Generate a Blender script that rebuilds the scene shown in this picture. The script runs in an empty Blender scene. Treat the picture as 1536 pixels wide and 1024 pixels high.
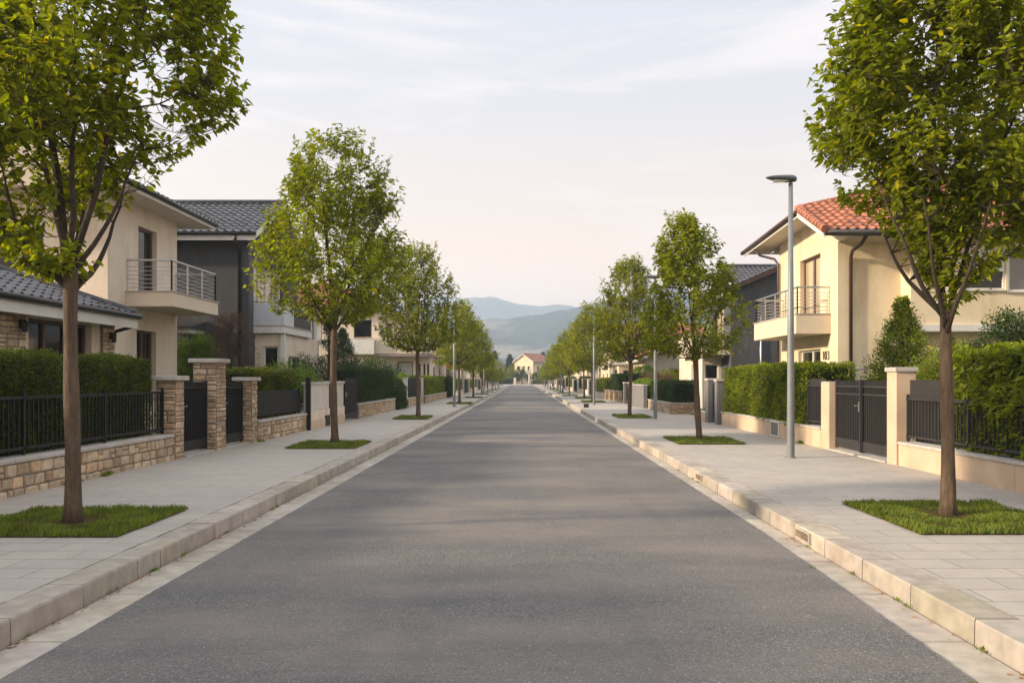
import bpy, math, random
import numpy as np
from mathutils import Vector, noise
R = math.radians
random.seed(7)
S = bpy.context.scene
COL = S.collection
SW = 0.14            # pavement level
ORI = {}             # world origin of every object (meshes are written in world metres)

def rnd(a, b): return random.uniform(a, b)

# ---------------------------------------------------------------- tagging
def tag(o, label=None, cat=None, group=None, kind=None):
    if label: o['label'] = label
    if cat: o['category'] = cat
    if group: o['group'] = group
    if kind: o['kind'] = kind
    return o

def empty(name, loc, label, cat, group=None, rz=0.0):
    o = bpy.data.objects.new(name, None); COL.objects.link(o)
    o.location = loc; o.rotation_euler = (0, 0, rz); o.empty_display_size = .2
    ORI[o] = Vector(loc)
    return tag(o, label, cat, group)

def copy_tree(o, parent=None):
    c = o.copy(); COL.objects.link(c); ORI[c] = ORI.get(o, Vector((0, 0, 0)))
    if parent: c.parent = parent
    for ch in list(o.children): copy_tree(ch, c)
    return c

# ---------------------------------------------------------------- mesh builder
class MB:
    def __init__(s): s.v = []; s.f = []; s.m = []; s.c = []; s.mi = 0; s.col = (1, 1, 1)
    def face(s, pts):
        n = len(s.v); s.v += [tuple(p) for p in pts]; s.f.append(tuple(range(n, n+len(pts)))); s.m.append(s.mi); s.c.append(s.col)
    def add(s, vs, fs):
        n = len(s.v); s.v += [tuple(p) for p in vs]
        for f in fs: s.f.append(tuple(n+i for i in f)); s.m.append(s.mi); s.c.append(s.col)
    def box(s, x0, x1, y0, y1, z0, z1):
        if x0 > x1: x0, x1 = x1, x0
        if y0 > y1: y0, y1 = y1, y0
        v = [(x0,y0,z0),(x1,y0,z0),(x1,y1,z0),(x0,y1,z0),(x0,y0,z1),(x1,y0,z1),(x1,y1,z1),(x0,y1,z1)]
        s.add(v, [(0,3,2,1),(4,5,6,7),(0,1,5,4),(1,2,6,5),(2,3,7,6),(3,0,4,7)]); return s
    def prism(s, poly, a0, a1, axis):
        """poly of 2D points extruded along axis x/y/z"""
        def P(p, a):
            return {'x': (a, p[0], p[1]), 'y': (p[0], a, p[1]), 'z': (p[0], p[1], a)}[axis]
        n = len(poly)
        vs = [P(p, a0) for p in poly]+[P(p, a1) for p in poly]
        fs = [tuple(range(n))[::-1], tuple(range(n, 2*n))]+[(i, (i+1) % n, n+(i+1) % n, n+i) for i in range(n)]
        s.add(vs, fs); return s
    def tube(s, pts, rad, n=8, cap=True):
        pts = [Vector(p) for p in pts]
        if not hasattr(rad, '__len__'): rad = [rad]*len(pts)
        base = len(s.v); up = Vector((0, 0, 1)); prev = None
        for i, p in enumerate(pts):
            d = (pts[min(i+1, len(pts)-1)]-pts[max(i-1, 0)]).normalized()
            if prev is None:
                a = d.cross(up if abs(d.z) < .9 else Vector((1, 0, 0))).normalized()
            else:
                a = (prev-d*prev.dot(d)).normalized()
            prev = a; b = d.cross(a)
            for k in range(n):
                t = 2*math.pi*k/n
                s.v.append(tuple(p+(a*math.cos(t)+b*math.sin(t))*rad[i]))
        for i in range(len(pts)-1):
            for k in range(n):
                q = base+i*n; k2 = (k+1) % n
                s.f.append((q+k, q+k2, q+n+k2, q+n+k)); s.m.append(s.mi); s.c.append(s.col)
        if cap:
            s.f.append(tuple(base+k for k in range(n))[::-1]); s.m.append(s.mi); s.c.append(s.col)
            q = base+(len(pts)-1)*n
            s.f.append(tuple(q+k for k in range(n))); s.m.append(s.mi); s.c.append(s.col)
        return s
    def build(s, name, mats, parent=None, bevel=0, smooth=False, seg=2):
        if not isinstance(mats, (list, tuple)): mats = [mats]
        o0 = ORI[parent] if parent else Vector((0, 0, 0))
        me = bpy.data.meshes.new(name)
        v = np.array(s.v, dtype=np.float64)-np.array(o0)
        me.from_pydata(v.tolist(), [], s.f)
        for m in mats: me.materials.append(m)
        me.polygons.foreach_set('material_index', s.m)
        if any(c != (1, 1, 1) for c in s.c) or any('tile' in m.name or 'kerb' in m.name or 'stone' in m.name for m in mats if m):
            at = me.color_attributes.new('tint', 'FLOAT_COLOR', 'CORNER')
            arr = np.ones((len(me.loops), 4), dtype=np.float32); k = 0
            for f, c in zip(s.f, s.c):
                arr[k:k+len(f), :3] = c; k += len(f)
            at.data.foreach_set('color', arr.ravel())
        if smooth: me.shade_smooth()
        me.update()
        o = bpy.data.objects.new(name, me); COL.objects.link(o)
        ORI[o] = o0
        if parent: o.parent = parent
        if bevel:
            b = o.modifiers.new('bevel', 'BEVEL'); b.width = bevel; b.segments = seg; b.limit_method = 'ANGLE'; b.angle_limit = R(40)
        return o

def parts(name, fn_list, mats, parent, **k):
    for f in fn_list:
        m = MB(); f(m); m.build(name, mats, parent, **k)
def boxes(name, bl, mats, parent, **k):
    for b in bl:
        m = MB(); m.box(*b); m.build(name, mats, parent, **k)

def single(name, mb, mats, label, cat, group=None, kind=None, **k):
    o = mb.build(name, mats, **k); return tag(o, label, cat, group, kind)

def np_mesh(name, V, F, mats, parent=None, tint=None, mi=None, smooth=False):
    """V (n,3) local coords; F (m,k) faces of equal size k; tint per vertex"""
    me = bpy.data.meshes.new(name); V = np.asarray(V, dtype=np.float32); F = np.asarray(F, dtype=np.int32)
    m, k = F.shape
    me.vertices.add(len(V)); me.vertices.foreach_set('co', V.ravel())
    me.loops.add(m*k); me.loops.foreach_set('vertex_index', F.ravel())
    me.polygons.add(m); me.polygons.foreach_set('loop_start', np.arange(0, m*k, k, dtype=np.int32))
    if not isinstance(mats, (list, tuple)): mats = [mats]
    for x in mats: me.materials.append(x)
    if mi is not None: me.polygons.foreach_set('material_index', np.asarray(mi, dtype=np.int32))
    me.polygons.foreach_set('use_smooth', np.full(m, smooth))
    if tint is not None:
        at = me.color_attributes.new('tint', 'FLOAT_COLOR', 'POINT')
        a = np.ones((len(V), 4), dtype=np.float32); a[:, :3] = tint
        at.data.foreach_set('color', a.ravel())
    me.update(calc_edges=True)
    o = bpy.data.objects.new(name, me); COL.objects.link(o)
    ORI[o] = ORI[parent] if parent else Vector((0, 0, 0))
    if parent: o.parent = parent
    return o

# ---------------------------------------------------------------- materials
def nodes(name):
    m = bpy.data.materials.new(name); m.use_nodes = True; nt = m.node_tree
    b = nt.nodes['Principled BSDF']; return m, nt, b
def N(nt, t, **k):
    n = nt.nodes.new(t)
    for a, v in k.items():
        if a.startswith('_'): n.inputs[a[1:].replace('_', ' ')].default_value = v
        else: setattr(n, a, v)
    return n
def rgba(c): return (c[0], c[1], c[2], 1)
def mixc(nt, fac, a, b, mode='MIX'):
    n = nt.nodes.new('ShaderNodeMix'); n.data_type = 'RGBA'; n.blend_type = mode
    for sock, val in ((n.inputs[0], fac), (n.inputs[6], a), (n.inputs[7], b)):
        if hasattr(val, 'is_linked'): nt.links.new(val, sock)
        elif isinstance(val, (int, float)): sock.default_value = val
        else: sock.default_value = rgba(val)
    return n.outputs[2]
def coords(nt, scale=(1, 1, 1), rot=(0, 0, 0)):
    t = nt.nodes.new('ShaderNodeTexCoord'); mp = nt.nodes.new('ShaderNodeMapping')
    mp.inputs['Scale'].default_value = scale; mp.inputs['Rotation'].default_value = rot
    nt.links.new(t.outputs['Object'], mp.inputs[0]); return mp.outputs[0]
def nz(nt, co, scale, detail=4, rough=.55, lo=.35, hi=.65):
    n = N(nt, 'ShaderNodeTexNoise'); n.inputs['Scale'].default_value = scale; n.inputs['Detail'].default_value = detail
    n.inputs['Roughness'].default_value = rough; nt.links.new(co, n.inputs['Vector'])
    r = N(nt, 'ShaderNodeMapRange'); r.inputs[1].default_value = lo; r.inputs[2].default_value = hi
    nt.links.new(n.outputs[0], r.inputs[0]); return r.outputs[0]
def bump(nt, b, h, strength, dist, prev=None):
    n = N(nt, 'ShaderNodeBump'); n.inputs['Strength'].default_value = strength; n.inputs['Distance'].default_value = dist
    nt.links.new(h, n.inputs['Height'])
    if prev: nt.links.new(prev, n.inputs['Normal'])
    nt.links.new(n.outputs[0], b.inputs['Normal']); return n.outputs[0]
def plain(name, col, rough=.6, var=.12, scale=3, bs=0, bd=.002, bscale=60, metal=0, tint=False, spec=.5, dirt=None):
    m, nt, b = nodes(name); co = coords(nt)
    f = nz(nt, co, scale, 5)
    d = tuple(c*(1-var) for c in col); l = tuple(min(1, c*(1+var)) for c in col)
    c = mixc(nt, f, d, l)
    if dirt:
        g = nz(nt, coords(nt, (1, 1, .25)), 1.7, 6, .65, .5, .78); c = mixc(nt, g, c, dirt)
    if tint:
        a = N(nt, 'ShaderNodeVertexColor', layer_name='tint'); c = mixc(nt, 1.0, c, a.outputs[0], 'MULTIPLY')
    nt.links.new(c, b.inputs['Base Color'])
    b.inputs['Roughness'].default_value = rough; b.inputs['Metallic'].default_value = metal
    b.inputs['Specular IOR Level'].default_value = spec
    if bs: bump(nt, b, nz(nt, co, bscale, 4, .6, .2, .8), bs, bd)
    return m
def leafmat(name, c_dark, c_light, trans=.3, rough=.45):
    m, nt, b = nodes(name)
    a = N(nt, 'ShaderNodeVertexColor', layer_name='tint')
    sep = N(nt, 'ShaderNodeSeparateColor'); nt.links.new(a.outputs[0], sep.inputs[0])
    c = mixc(nt, sep.outputs[0], c_dark, c_light)
    c = mixc(nt, sep.outputs[1], c, (c_light[0]*1.35, c_light[1]*1.0, c_light[2]*.55))
    nt.links.new(c, b.inputs['Base Color']); b.inputs['Roughness'].default_value = rough
    b.inputs['Specular IOR Level'].default_value = .15
    tr = N(nt, 'ShaderNodeBsdfTranslucent')
    c2 = mixc(nt, .0, c, c); hs = N(nt, 'ShaderNodeHueSaturation'); hs.inputs['Saturation'].default_value = 1.15; hs.inputs['Value'].default_value = 1.85
    nt.links.new(c, hs.inputs['Color']); nt.links.new(hs.outputs[0], tr.inputs[0])
    mx = N(nt, 'ShaderNodeMixShader'); mx.inputs[0].default_value = trans
    nt.links.new(b.outputs[0], mx.inputs[1]); nt.links.new(tr.outputs[0], mx.inputs[2])
    nt.links.new(mx.outputs[0], nt.nodes['Material Output'].inputs[0]); return m

M = {}
def asphalt():
    m, nt, b = nodes('asphalt'); co = coords(nt)
    v = N(nt, 'ShaderNodeTexVoronoi'); v.inputs['Scale'].default_value = 120; nt.links.new(co, v.inputs['Vector'])
    sp = N(nt, 'ShaderNodeSeparateColor'); nt.links.new(v.outputs['Color'], sp.inputs[0])
    r = N(nt, 'ShaderNodeMapRange'); r.inputs[1].default_value = .1; r.inputs[2].default_value = .95; nt.links.new(sp.outputs[0], r.inputs[0])
    c = mixc(nt, r.outputs[0], (.078, .077, .08), (.19, .182, .18))
    pw = N(nt, 'ShaderNodeMapRange'); pw.inputs[1].default_value = .93; pw.inputs[2].default_value = 1.0; nt.links.new(sp.outputs[1], pw.inputs[0])
    c = mixc(nt, pw.outputs[0], c, (.42, .40, .38))
    c = mixc(nt, nz(nt, co, 24, 3), c, mixc(nt, .32, c, (.08, .075, .075)))
    c = mixc(nt, nz(nt, coords(nt, (.35, .8, 1)), .9, 5, .6, .38, .66), c, mixc(nt, .62, c, (.25, .22, .198)))
    c = mixc(nt, nz(nt, coords(nt, (1.3, .12, 1)), 1.1, 5, .65, .52, .75), c, mixc(nt, .35, c, (.08, .08, .088)))
    c = mixc(nt, nz(nt, coords(nt, (.5, 1.4, 1)), .55, 5, .7, .5, .7), c, mixc(nt, .5, c, (.078, .081, .094)))
    nt.links.new(c, b.inputs['Base Color']); b.inputs['Roughness'].default_value = .82; b.inputs['Specular IOR Level'].default_value = .35
    p = bump(nt, b, r.outputs[0], .5, .006); bump(nt, b, nz(nt, co, 30, 3), .35, .008, p); return m
def pavers():
    m, nt, b = nodes('pavers'); co = coords(nt)
    k = N(nt, 'ShaderNodeTexBrick'); nt.links.new(co, k.inputs['Vector'])
    k.offset = .5; k.inputs['Scale'].default_value = 1; k.inputs['Brick Width'].default_value = .66; k.inputs['Row Height'].default_value = .33
    k.inputs['Mortar Size'].default_value = .005; k.inputs['Mortar Smooth'].default_value = .3; k.inputs['Bias'].default_value = 0
    k.inputs['Color1'].default_value = (.46, .41, .37, 1); k.inputs['Color2'].default_value = (.40, .37, .34, 1); k.inputs['Mortar'].default_value = (.10, .085, .07, 1)
    c = mixc(nt, nz(nt, co, 2.2, 6, .65), k.outputs[0], mixc(nt, .35, k.outputs[0], (.24, .225, .21)))
    c = mixc(nt, nz(nt, coords(nt, (1, .25, 1)), .5, 5, .6, .4, .7), c, mixc(nt, .4, c, (.47, .42, .37)))
    c = mixc(nt, nz(nt, co, 55, 3, .6, .35, .75), c, mixc(nt, .35, c, (.25, .235, .22)))
    c = mixc(nt, nz(nt, co, 9, 5, .7, .62, .78), c, mixc(nt, .5, c, (.2, .18, .16)))
    nt.links.new(c, b.inputs['Base Color']); b.inputs['Roughness'].default_value = .8
    inv = N(nt, 'ShaderNodeMath', operation='SUBTRACT'); inv.inputs[0].default_value = 1; nt.links.new(k.outputs['Fac'], inv.inputs[1])
    p = bump(nt, b, inv.outputs[0], .6, .006); bump(nt, b, nz(nt, co, 80, 3), .2, .002, p); return m
def make_mats():
    M['asphalt'] = asphalt(); M['pavers'] = pavers()
    M['kerb'] = plain('kerb_stone', (.41, .37, .33), .8, .16, 6, .25, .003, 50, tint=True, dirt=(.3, .25, .2))
    M['joint'] = plain('kerb_joint_dirt', (.09, .075, .055), .95, .3, 8)
    M['stucco_beige'] = plain('beige_stucco', (.70, .60, .49), .9, .05, 1.2, .25, .003, 120, dirt=(.49, .4, .31))
    M['stucco_yellow'] = plain('yellow_stucco', (.72, .61, .43), .9, .05, 1.2, .25, .003, 120, dirt=(.55, .43, .26))
    M['stucco_cream'] = plain('cream_stucco', (.62, .53, .41), .9, .05, 1.0, .2, .003, 110)
    M['stucco_grey'] = plain('dark_grey_stucco', (.066, .067, .076), .88, .08, 1.1, .25, .003, 120, dirt=(.12, .12, .13))
    M['white'] = plain('white_paint', (.66, .64, .61), .6, .04, 2, .1, .001, 60, dirt=(.52, .49, .45))
    M['soffit'] = plain('soffit_plaster', (.6, .52, .43), .9, .04, 2)
    M['gutter'] = plain('dark_gutter_metal', (.03, .028, .03), .38, .2, 4, metal=.3)
    M['gutter_brown'] = plain('brown_gutter_metal', (.07, .04, .032), .4, .2, 4, metal=.3)
    M['tile_dark'] = plain('dark_roof_tile', (.05, .05, .06), .30, .35, 5, .2, .003, 30, tint=True)
    M['tile_red'] = plain('terracotta_roof_tile', (.36, .132, .073), .65, .3, 5, .2, .003, 30, tint=True)
    M['black_metal'] = plain('black_painted_metal', (.006, .006, .007), .6, .2, 6)
    M['grey_metal'] = plain('charcoal_painted_metal', (.028, .026, .027), .6, .15, 6)
    M['steel'] = plain('brushed_steel', (.5, .5, .5), .32, .1, 8, metal=.85)
    M['lamp_grey'] = plain('grey_lamp_paint', (.2, .215, .225), .45, .1, 3, metal=.2)
    M['lamp_head'] = plain('lamp_head_paint', (.085, .095, .105), .4, .1, 3, metal=.2)
    M['lens'] = plain('lamp_lens', (.6, .6, .58), .2, .02, 3)
    M['brown_frame'] = plain('brown_window_frame', (.11, .055, .035), .45, .15, 8)
    M['glass'] = plain('window_glass', (.008, .011, .011), .06, .3, .8, spec=.45)
    M['glass_grey'] = plain('window_glass_blind', (.12, .125, .12), .12, .1, .8, spec=.8)
    M['shutter'] = shutter()
    M['curtain'] = curtain()
    M['stone'] = plain('rubble_stone', (.50, .41, .31), .88, .22, 9, .7, .012, 22, tint=True)
    M['mortar'] = plain('mortar', (.2, .16, .115), .95, .25, 14, .5, .006, 60)
    M['coping'] = plain('coping_stone', (.46, .43, .40), .8, .1, 5, .25, .003, 45, dirt=(.32, .29, .26))
    M['render_wall'] = plain('tan_rendered_wall', (.57, .43, .31), .88, .1, 1.6, .3, .004, 60, dirt=(.42, .32, .22))
    M['render_light'] = plain('pale_marble_panel', (.56, .52, .46), .6, .1, 5, .1, .002, 40)
    M['pillar_grey'] = plain('grey_gate_pillar', (.17, .165, .17), .8, .1, 4, .2, .003, 60)
    M['bark'] = bark('young_bark', (.07, .045, .028), (.21, .145, .09))
    M['limb'] = bark('dark_limb_bark', (.04, .03, .022), (.11, .08, .055))
    M['birch'] = bark('white_bark', (.45, .42, .38), (.8, .77, .72))
    M['leaf'] = leafmat('tree_leaf', (.04, .058, .006), (.32, .36, .03), .46, .6)
    M['leaf_far'] = leafmat('tree_leaf_far', (.042, .058, .007), (.33, .36, .032), .42, .6)
    M['hedge'] = leafmat('hedge_leaf', (.026, .045, .006), (.27, .33, .028), .3, .6)
    M['hedge_mid'] = leafmat('shaded_hedge_leaf', (.018, .034, .007), (.13, .17, .022), .2, .6)  # darker copy of the hedge leaf, shade put into its colour
    M['hedge_dark'] = leafmat('yew_hedge_leaf', (.010, .026, .008), (.07, .115, .022), .12)
    M['conifer'] = leafmat('conifer_needles', (.012, .03, .012), (.055, .085, .03), .1)
    M['plum'] = leafmat('brown_shrub_leaf', (.045, .025, .018), (.15, .085, .05), .2)
    M['bright'] = leafmat('bright_shrub_leaf', (.05, .1, .012), (.19, .29, .03), .25)
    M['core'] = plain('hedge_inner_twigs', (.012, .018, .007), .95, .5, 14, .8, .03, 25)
    M['blade'] = leafmat('grass_blade', (.04, .075, .014), (.20, .25, .05), .3)
    M['turf'] = plain('turf_soil', (.075, .058, .025), 1, .4, 14, .6, .01, 50, spec=0)
    M['garden'] = plain('garden_lawn', (.06, .085, .025), .95, .35, 1.5, .6, .02, 20)
    M['field'] = plain('open_field', (.075, .085, .035), .95, .4, .02)
    M['dry'] = leafmat('fallen_leaf', (.16, .07, .025), (.4, .22, .07), .1)
    M['iron'] = plain('grate_iron', (.3, .24, .18), .6, .3, 12)
    M['red_cloth'] = plain('red_parasol_cloth', (.55, .04, .03), .8, .15, 4)
    M['rubber'] = plain('black_plastic', (.012, .012, .012), .5, .2, 6)
    M['panel_glass'] = plain('frosted_balcony_panel', (.50, .54, .60), .35, .05, 2)
def shutter():
    m, nt, b = nodes('roller_shutter'); co = coords(nt)
    w = N(nt, 'ShaderNodeTexWave', bands_direction='Z'); w.inputs['Scale'].default_value = 6; nt.links.new(co, w.inputs[0])
    c = mixc(nt, w.outputs[1], (.36, .36, .36), (.5, .5, .49)); nt.links.new(c, b.inputs['Base Color']); b.inputs['Roughness'].default_value = .5
    bump(nt, b, w.outputs[1], .5, .01); return m
def curtain():
    m, nt, b = nodes('curtain_behind_glass'); co = coords(nt, (1, 1, .05))
    f = nz(nt, co, 7, 3, .5, .35, .65)
    c = mixc(nt, f, (.30, .24, .15), (.62, .52, .36)); nt.links.new(c, b.inputs['Base Color'])
    b.inputs['Roughness'].default_value = .6; b.inputs['Coat Weight'].default_value = .8; b.inputs['Coat Roughness'].default_value = .05; return m
def bark(name, d, l):
    m, nt, b = nodes(name); co = coords(nt, (1, 1, .22))
    f = nz(nt, co, 17, 6, .75, .32, .66); g = nz(nt, coords(nt), 4, 5, .6, .35, .7)
    c = mixc(nt, f, d, l); c = mixc(nt, g, c, mixc(nt, .45, c, d)); nt.links.new(c, b.inputs['Base Color'])
    b.inputs['Roughness'].default_value = .9; bump(nt, b, f, 1.0, .02); return m
make_mats()
# ---------------------------------------------------------------- foliage
RG = np.random.default_rng(11)
def unit(a): return a/np.maximum(np.linalg.norm(a, axis=1, keepdims=True), 1e-9)
def oval_leaves(P, D, L, wid=.5, fold=.25, droop=.2, rg=RG):
    """broader pointed-oval leaves for the nearest trees (7 verts, 6 tris)"""
    n = len(P); D = unit(D); side = unit(np.cross(D, rg.normal(size=(n, 3))*.6+np.array([0, 0, 1.0]))); up = np.cross(side, D)
    L = L[:, None]; W = L*wid*rg.uniform(.85, 1.15, size=(n, 1)); dz = np.array([0, 0, 1])*L*droop
    m = P+D*L*.5-up*fold*W*.4-dz*.2; tip = P+D*L-dz
    def s(u, w, k): return P+D*L*u+side*W*w*k+up*fold*W*.3-dz*u*u
    V = np.stack([P, s(.28, .46, 1), s(.62, .42, 1), tip, s(.62, .42, -1), s(.28, .46, -1), m], 1).reshape(-1, 3)
    q = np.array([[0, 1, 6], [1, 2, 6], [2, 3, 6], [3, 4, 6], [4, 5, 6], [5, 0, 6]])
    return V, (q[None]+(np.arange(n)*7)[:, None, None]).reshape(-1, 3)
def leaves_geo(P, D, L, wid=.46, fold=.25, droop=.25, rg=RG):
    """P base points, D axis directions, L lengths -> folded pointed leaves (5 verts, 4 tris)"""
    n = len(P); D = unit(D)
    side = unit(np.cross(D, rg.normal(size=(n, 3))*.6+np.array([0, 0, 1.0])))
    up = np.cross(side, D)
    L = L[:, None]; W = L*wid*rg.uniform(.8, 1.15, size=(n, 1))
    mid = P+D*L*.5+up*(-fold*W*.5)
    tip = P+D*L-np.array([0, 0, 1])*L*droop
    a = P+D*L*.42+side*W*.5+up*fold*W*.3; b = P+D*L*.42-side*W*.5+up*fold*W*.3
    V = np.stack([P, a, tip, b, mid], 1).reshape(-1, 3)
    q = np.array([[0, 1, 4], [1, 2, 4], [0, 4, 3], [4, 2, 3]])
    F = (q[None]+(np.arange(n)*5)[:, None, None]).reshape(-1, 3)
    return V, F
def leaf_tint(n, k, yellow=.12, clump=None, rg=RG):
    g = rg.beta(2, 2, n)
    if clump is not None: g = np.clip(.55*g+.45*clump, 0, 1)
    y = (rg.random(n) < yellow)*rg.uniform(.3, 1, n)
    t = np.stack([g, y, np.zeros(n)], 1)
    return np.repeat(t, k, 0)
def pnoise(P, s, off=0):
    return np.array([noise.noise(Vector((p[0]*s+off, p[1]*s, p[2]*s))) for p in P])

PROF_T = np.array([0, .06, .15, .3, .45, .6, .75, .88, 1.0])
def gen_tree(seed, H, fork, r, bot, tr, ntw, lpt, leaf, prof=None, name='tree', label='', cat='tree', group=None,
             loc=(0, 0, 0), limbs=6, base_side=0, mat='leaf', lobes=.2, lean=(0, 0), skew=0, gap=-.17):
    rg = np.random.default_rng(seed); rn = random.Random(seed)
    root = empty(name, loc, label, cat, group); O = Vector(loc)
    prof = np.array(prof if prof is not None else [.30, .72, .93, 1.0, .93, .82, .66, .46, .15])
    ch = H-bot
    lob = [(rn.uniform(0, 6.28), rn.randint(2, 5), rn.uniform(.4, 1)) for _ in range(4)]
    def env(t, az):
        v = np.interp(t, PROF_T, prof)*r*(1+skew*math.cos(az)*max(0, 1-t/.4))
        w = sum(a*math.sin(k*az+p+t*6*a) for p, k, a in lob)/4
        return v*(1+lobes*w*1.6)
    def cx(z): return Vector((lean[0]*z/H, lean[1]*z/H, 0))
    tb = MB()
    # trunk with root flare
    pts = []; rad = []
    nseg = 12
    w1, w2 = rn.uniform(0, 6), rn.uniform(0, 6)
    for i in range(nseg+1):
        z = fork*i/nseg
        pts.append(O+cx(z)+Vector((.02*math.sin(z*1.7+w1), .02*math.sin(z*1.3+w2), z-.03*(i == 0))))
        rad.append(tr*(1-.22*i/nseg)+tr*.3*math.exp(-z/.08)+tr*.06*math.sin(z*5+w1))
    tb.tube(pts, rad, 14)
    # fork collar
    top = pts[-1]
    samples = []   # (point, radius)
    bm = MB()
    def branch(p0, d0, length, r0, r1, upb, nseg, sides):
        p = Vector(p0); d = Vector(d0).normalized(); P = [p.copy()]; RR = [r0]
        for i in range(nseg):
            d = (d+Vector((0, 0, upb))+Vector((rn.uniform(-1, 1), rn.uniform(-1, 1), rn.uniform(-.5, .5)))*.13).normalized()
            p = p+d*length/nseg; P.append(p.copy()); RR.append(r0+(r1-r0)*(i+1)/nseg)
        bm.tube(P, RR, sides); return P, RR
    lead_len = (H-fork)*.82
    P, RR = branch(top-Vector((0, 0, .25)), Vector((lean[0]/H, lean[1]/H, 1)), lead_len, tr*.62, tr*.1, .1, 9, 8)
    samples += [(q, w) for q, w in zip(P[2:], RR[2:])]
    for k in range(limbs):
        az = base_side+2*math.pi*k/limbs+rn.uniform(-.35, .35)
        lift = rn.uniform(-.30, .10) if k % 2 else rn.uniform(.1, .9)
        low = k < limbs*.45
        el = R(rn.uniform(36, 50) if low else rn.uniform(52, 72))
        d = Vector((math.cos(az)*math.cos(el), math.sin(az)*math.cos(el), math.sin(el)))
        ln = min(r*.92/math.cos(el), (H-fork)*.85)*rn.uniform(.8, 1.0) if low else (H-fork)*rn.uniform(.55, .8)
        st = top+Vector((0, 0, lift*.45-.1)) if not low else top+Vector((0, 0, -rn.uniform(.05, .35)))
        P, RR = branch(st, d, ln, tr*rn.uniform(.36, .5), tr*.09, .10 if low else .05, 8, 7)
        samples += [(q, w) for q, w in zip(P[1:], RR[1:])]
    # secondary branches toward envelope points
    def target(inner=0.0):
        while True:
            t = rn.random()**.95; az = rn.uniform(0, 2*math.pi)
            e = env(t, az)
            if e <= .05 or rn.random() > (e/r)**1.1+.05: continue
            f = max(rn.random()**.42, inner)
            p = Vector((math.cos(az)*e*f, math.sin(az)*e*f, bot+ch*t))
            return O+cx(p.z)+p, f
    def attach(arr, rad_, p):
        d = arr-np.array(p); dist = np.linalg.norm(d, axis=1)
        cost = dist+np.maximum(d[:, 2]+.35*dist, 0)*1.6+rad_*1.0
        i = int(np.argmin(cost)); return i
    arr = np.array([s_[0] for s_ in samples]); ra = np.array([s_[1] for s_ in samples])
    nsec = int(34+ntw*.035)
    for _ in range(nsec):
        p, f = target(.55); i = attach(arr, ra, p); a = Vector(arr[i])
        d = p-a; ln = d.length
        if ln < .2: continue
        mid = a+d*.5-Vector((0, 0, ln*.10)); q3 = a+d*.25-Vector((0, 0, ln*.06))
        r0 = min(ra[i]*.6, tr*.2); P = [a, q3, mid, a+d*.78-Vector((0, 0, ln*.05)), p]
        bm.tube(P, [r0, r0*.8, r0*.65, r0*.45, r0*.25], 5)
        arr = np.vstack([arr, [tuple(x) for x in P[2:]]]); ra = np.append(ra, [r0*.65, r0*.45, r0*.25])
    # twigs
    LP = []; LD = []; LS = []; LC = []
    off = seed*3.7
    cnt = 0; tries = 0
    while cnt < ntw and tries < ntw*4:
        tries += 1
        p, f = target()
        if noise.noise((p-O)*1.25+Vector((off, 0, 0))) < gap and rn.random() < .9: continue
        if f < .45 and rn.random() < .45: continue
        cnt += 1
        i = attach(arr, ra, p); a = Vector(arr[i]); d = p-a; ln = d.length
        if ln > 1.1: a = p-d*(1.1/ln); d = p-a; ln = 1.1
        mid = a+d*.55-Vector((0, 0, ln*.10))
        bm.tube([a, mid, p], [min(ra[i]*.6, .008), .005, .0025], 3, cap=False)
        # leaf spray: along outer part of twig and a short shoot past it
        out = Vector((p.x-O.x, p.y-O.y, 0)); out = out.normalized() if out.length > 1e-3 else Vector((1, 0, 0))
        tt = (p.z-O.z-bot)/ch
        sh = (d.normalized()*.5+out*.35+Vector((0, 0, .35+.7*tt))).normalized()
        sl = rn.uniform(.16, .34)*(leaf/.12)
        bm.tube([p, p+sh*sl], [.003, .0015], 3, cap=False)
        cl = .5+.9*noise.noise((p-O)*1.6+Vector((0, off, 0)))
        for j in range(lpt):
            u = rn.random()
            if u < .3: q = mid.lerp(p, rn.random()); ax = d.normalized()
            else: q = p+sh*sl*rn.random(); ax = sh
            rv = Vector((rn.gauss(0, 1), rn.gauss(0, 1), rn.gauss(0, .7)))
            rv = (rv-ax*rv.dot(ax)*.6).normalized()
            ld = rv+ax*.55+Vector((0, 0, -.28))
            LP.append(q); LD.append(ld); LS.append(leaf*rn.uniform(.6, 1.2)); LC.append(cl)
    for k in range(int(9+ntw*.012)):      # upright shoots breaking the outline
        t = rn.uniform(.5, .93); az = rn.uniform(0, 6.283); e = env(t, az)*rn.uniform(.7, 1.0)
        z = bot+ch*t; p = O+cx(z)+Vector((math.cos(az)*e, math.sin(az)*e, z)); ln = rn.uniform(.3, .75)*(H/7)
        d = Vector((math.cos(az)*.28, math.sin(az)*.28, 1)).normalized(); i = attach(arr, ra, p); a = Vector(arr[i])
        if (a-p).length > 1.2: a = p+(a-p).normalized()*1.2
        bm.tube([a, p, p+d*ln], [.009, .006, .002], 4, cap=False)
        for j in range(int(lpt*2.2)):
            u = rn.uniform(-.2, 1); rv = Vector((rn.gauss(0, 1), rn.gauss(0, 1), rn.gauss(.2, .5)))
            LP.append(p+d*ln*u); LD.append(rv+d*.5); LS.append(leaf*rn.uniform(.6, 1.15)*(1-.25*max(u, 0))); LC.append(rn.uniform(.5, 1))
    n = len(LP)
    near = loc[1] < 12
    V, F = (oval_leaves if near else leaves_geo)(np.array([tuple(x) for x in LP])-np.array(O), np.array([tuple(x) for x in LD]), np.array(LS), rg=rg, droop=.18)
    tn = leaf_tint(n, 7 if near else 5, .06, np.clip(np.array(LC), 0, 1), rg)
    tb.build('trunk', M['bark'], root, smooth=True)
    bm.build('branches', M['limb'], root, smooth=True)
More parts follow.
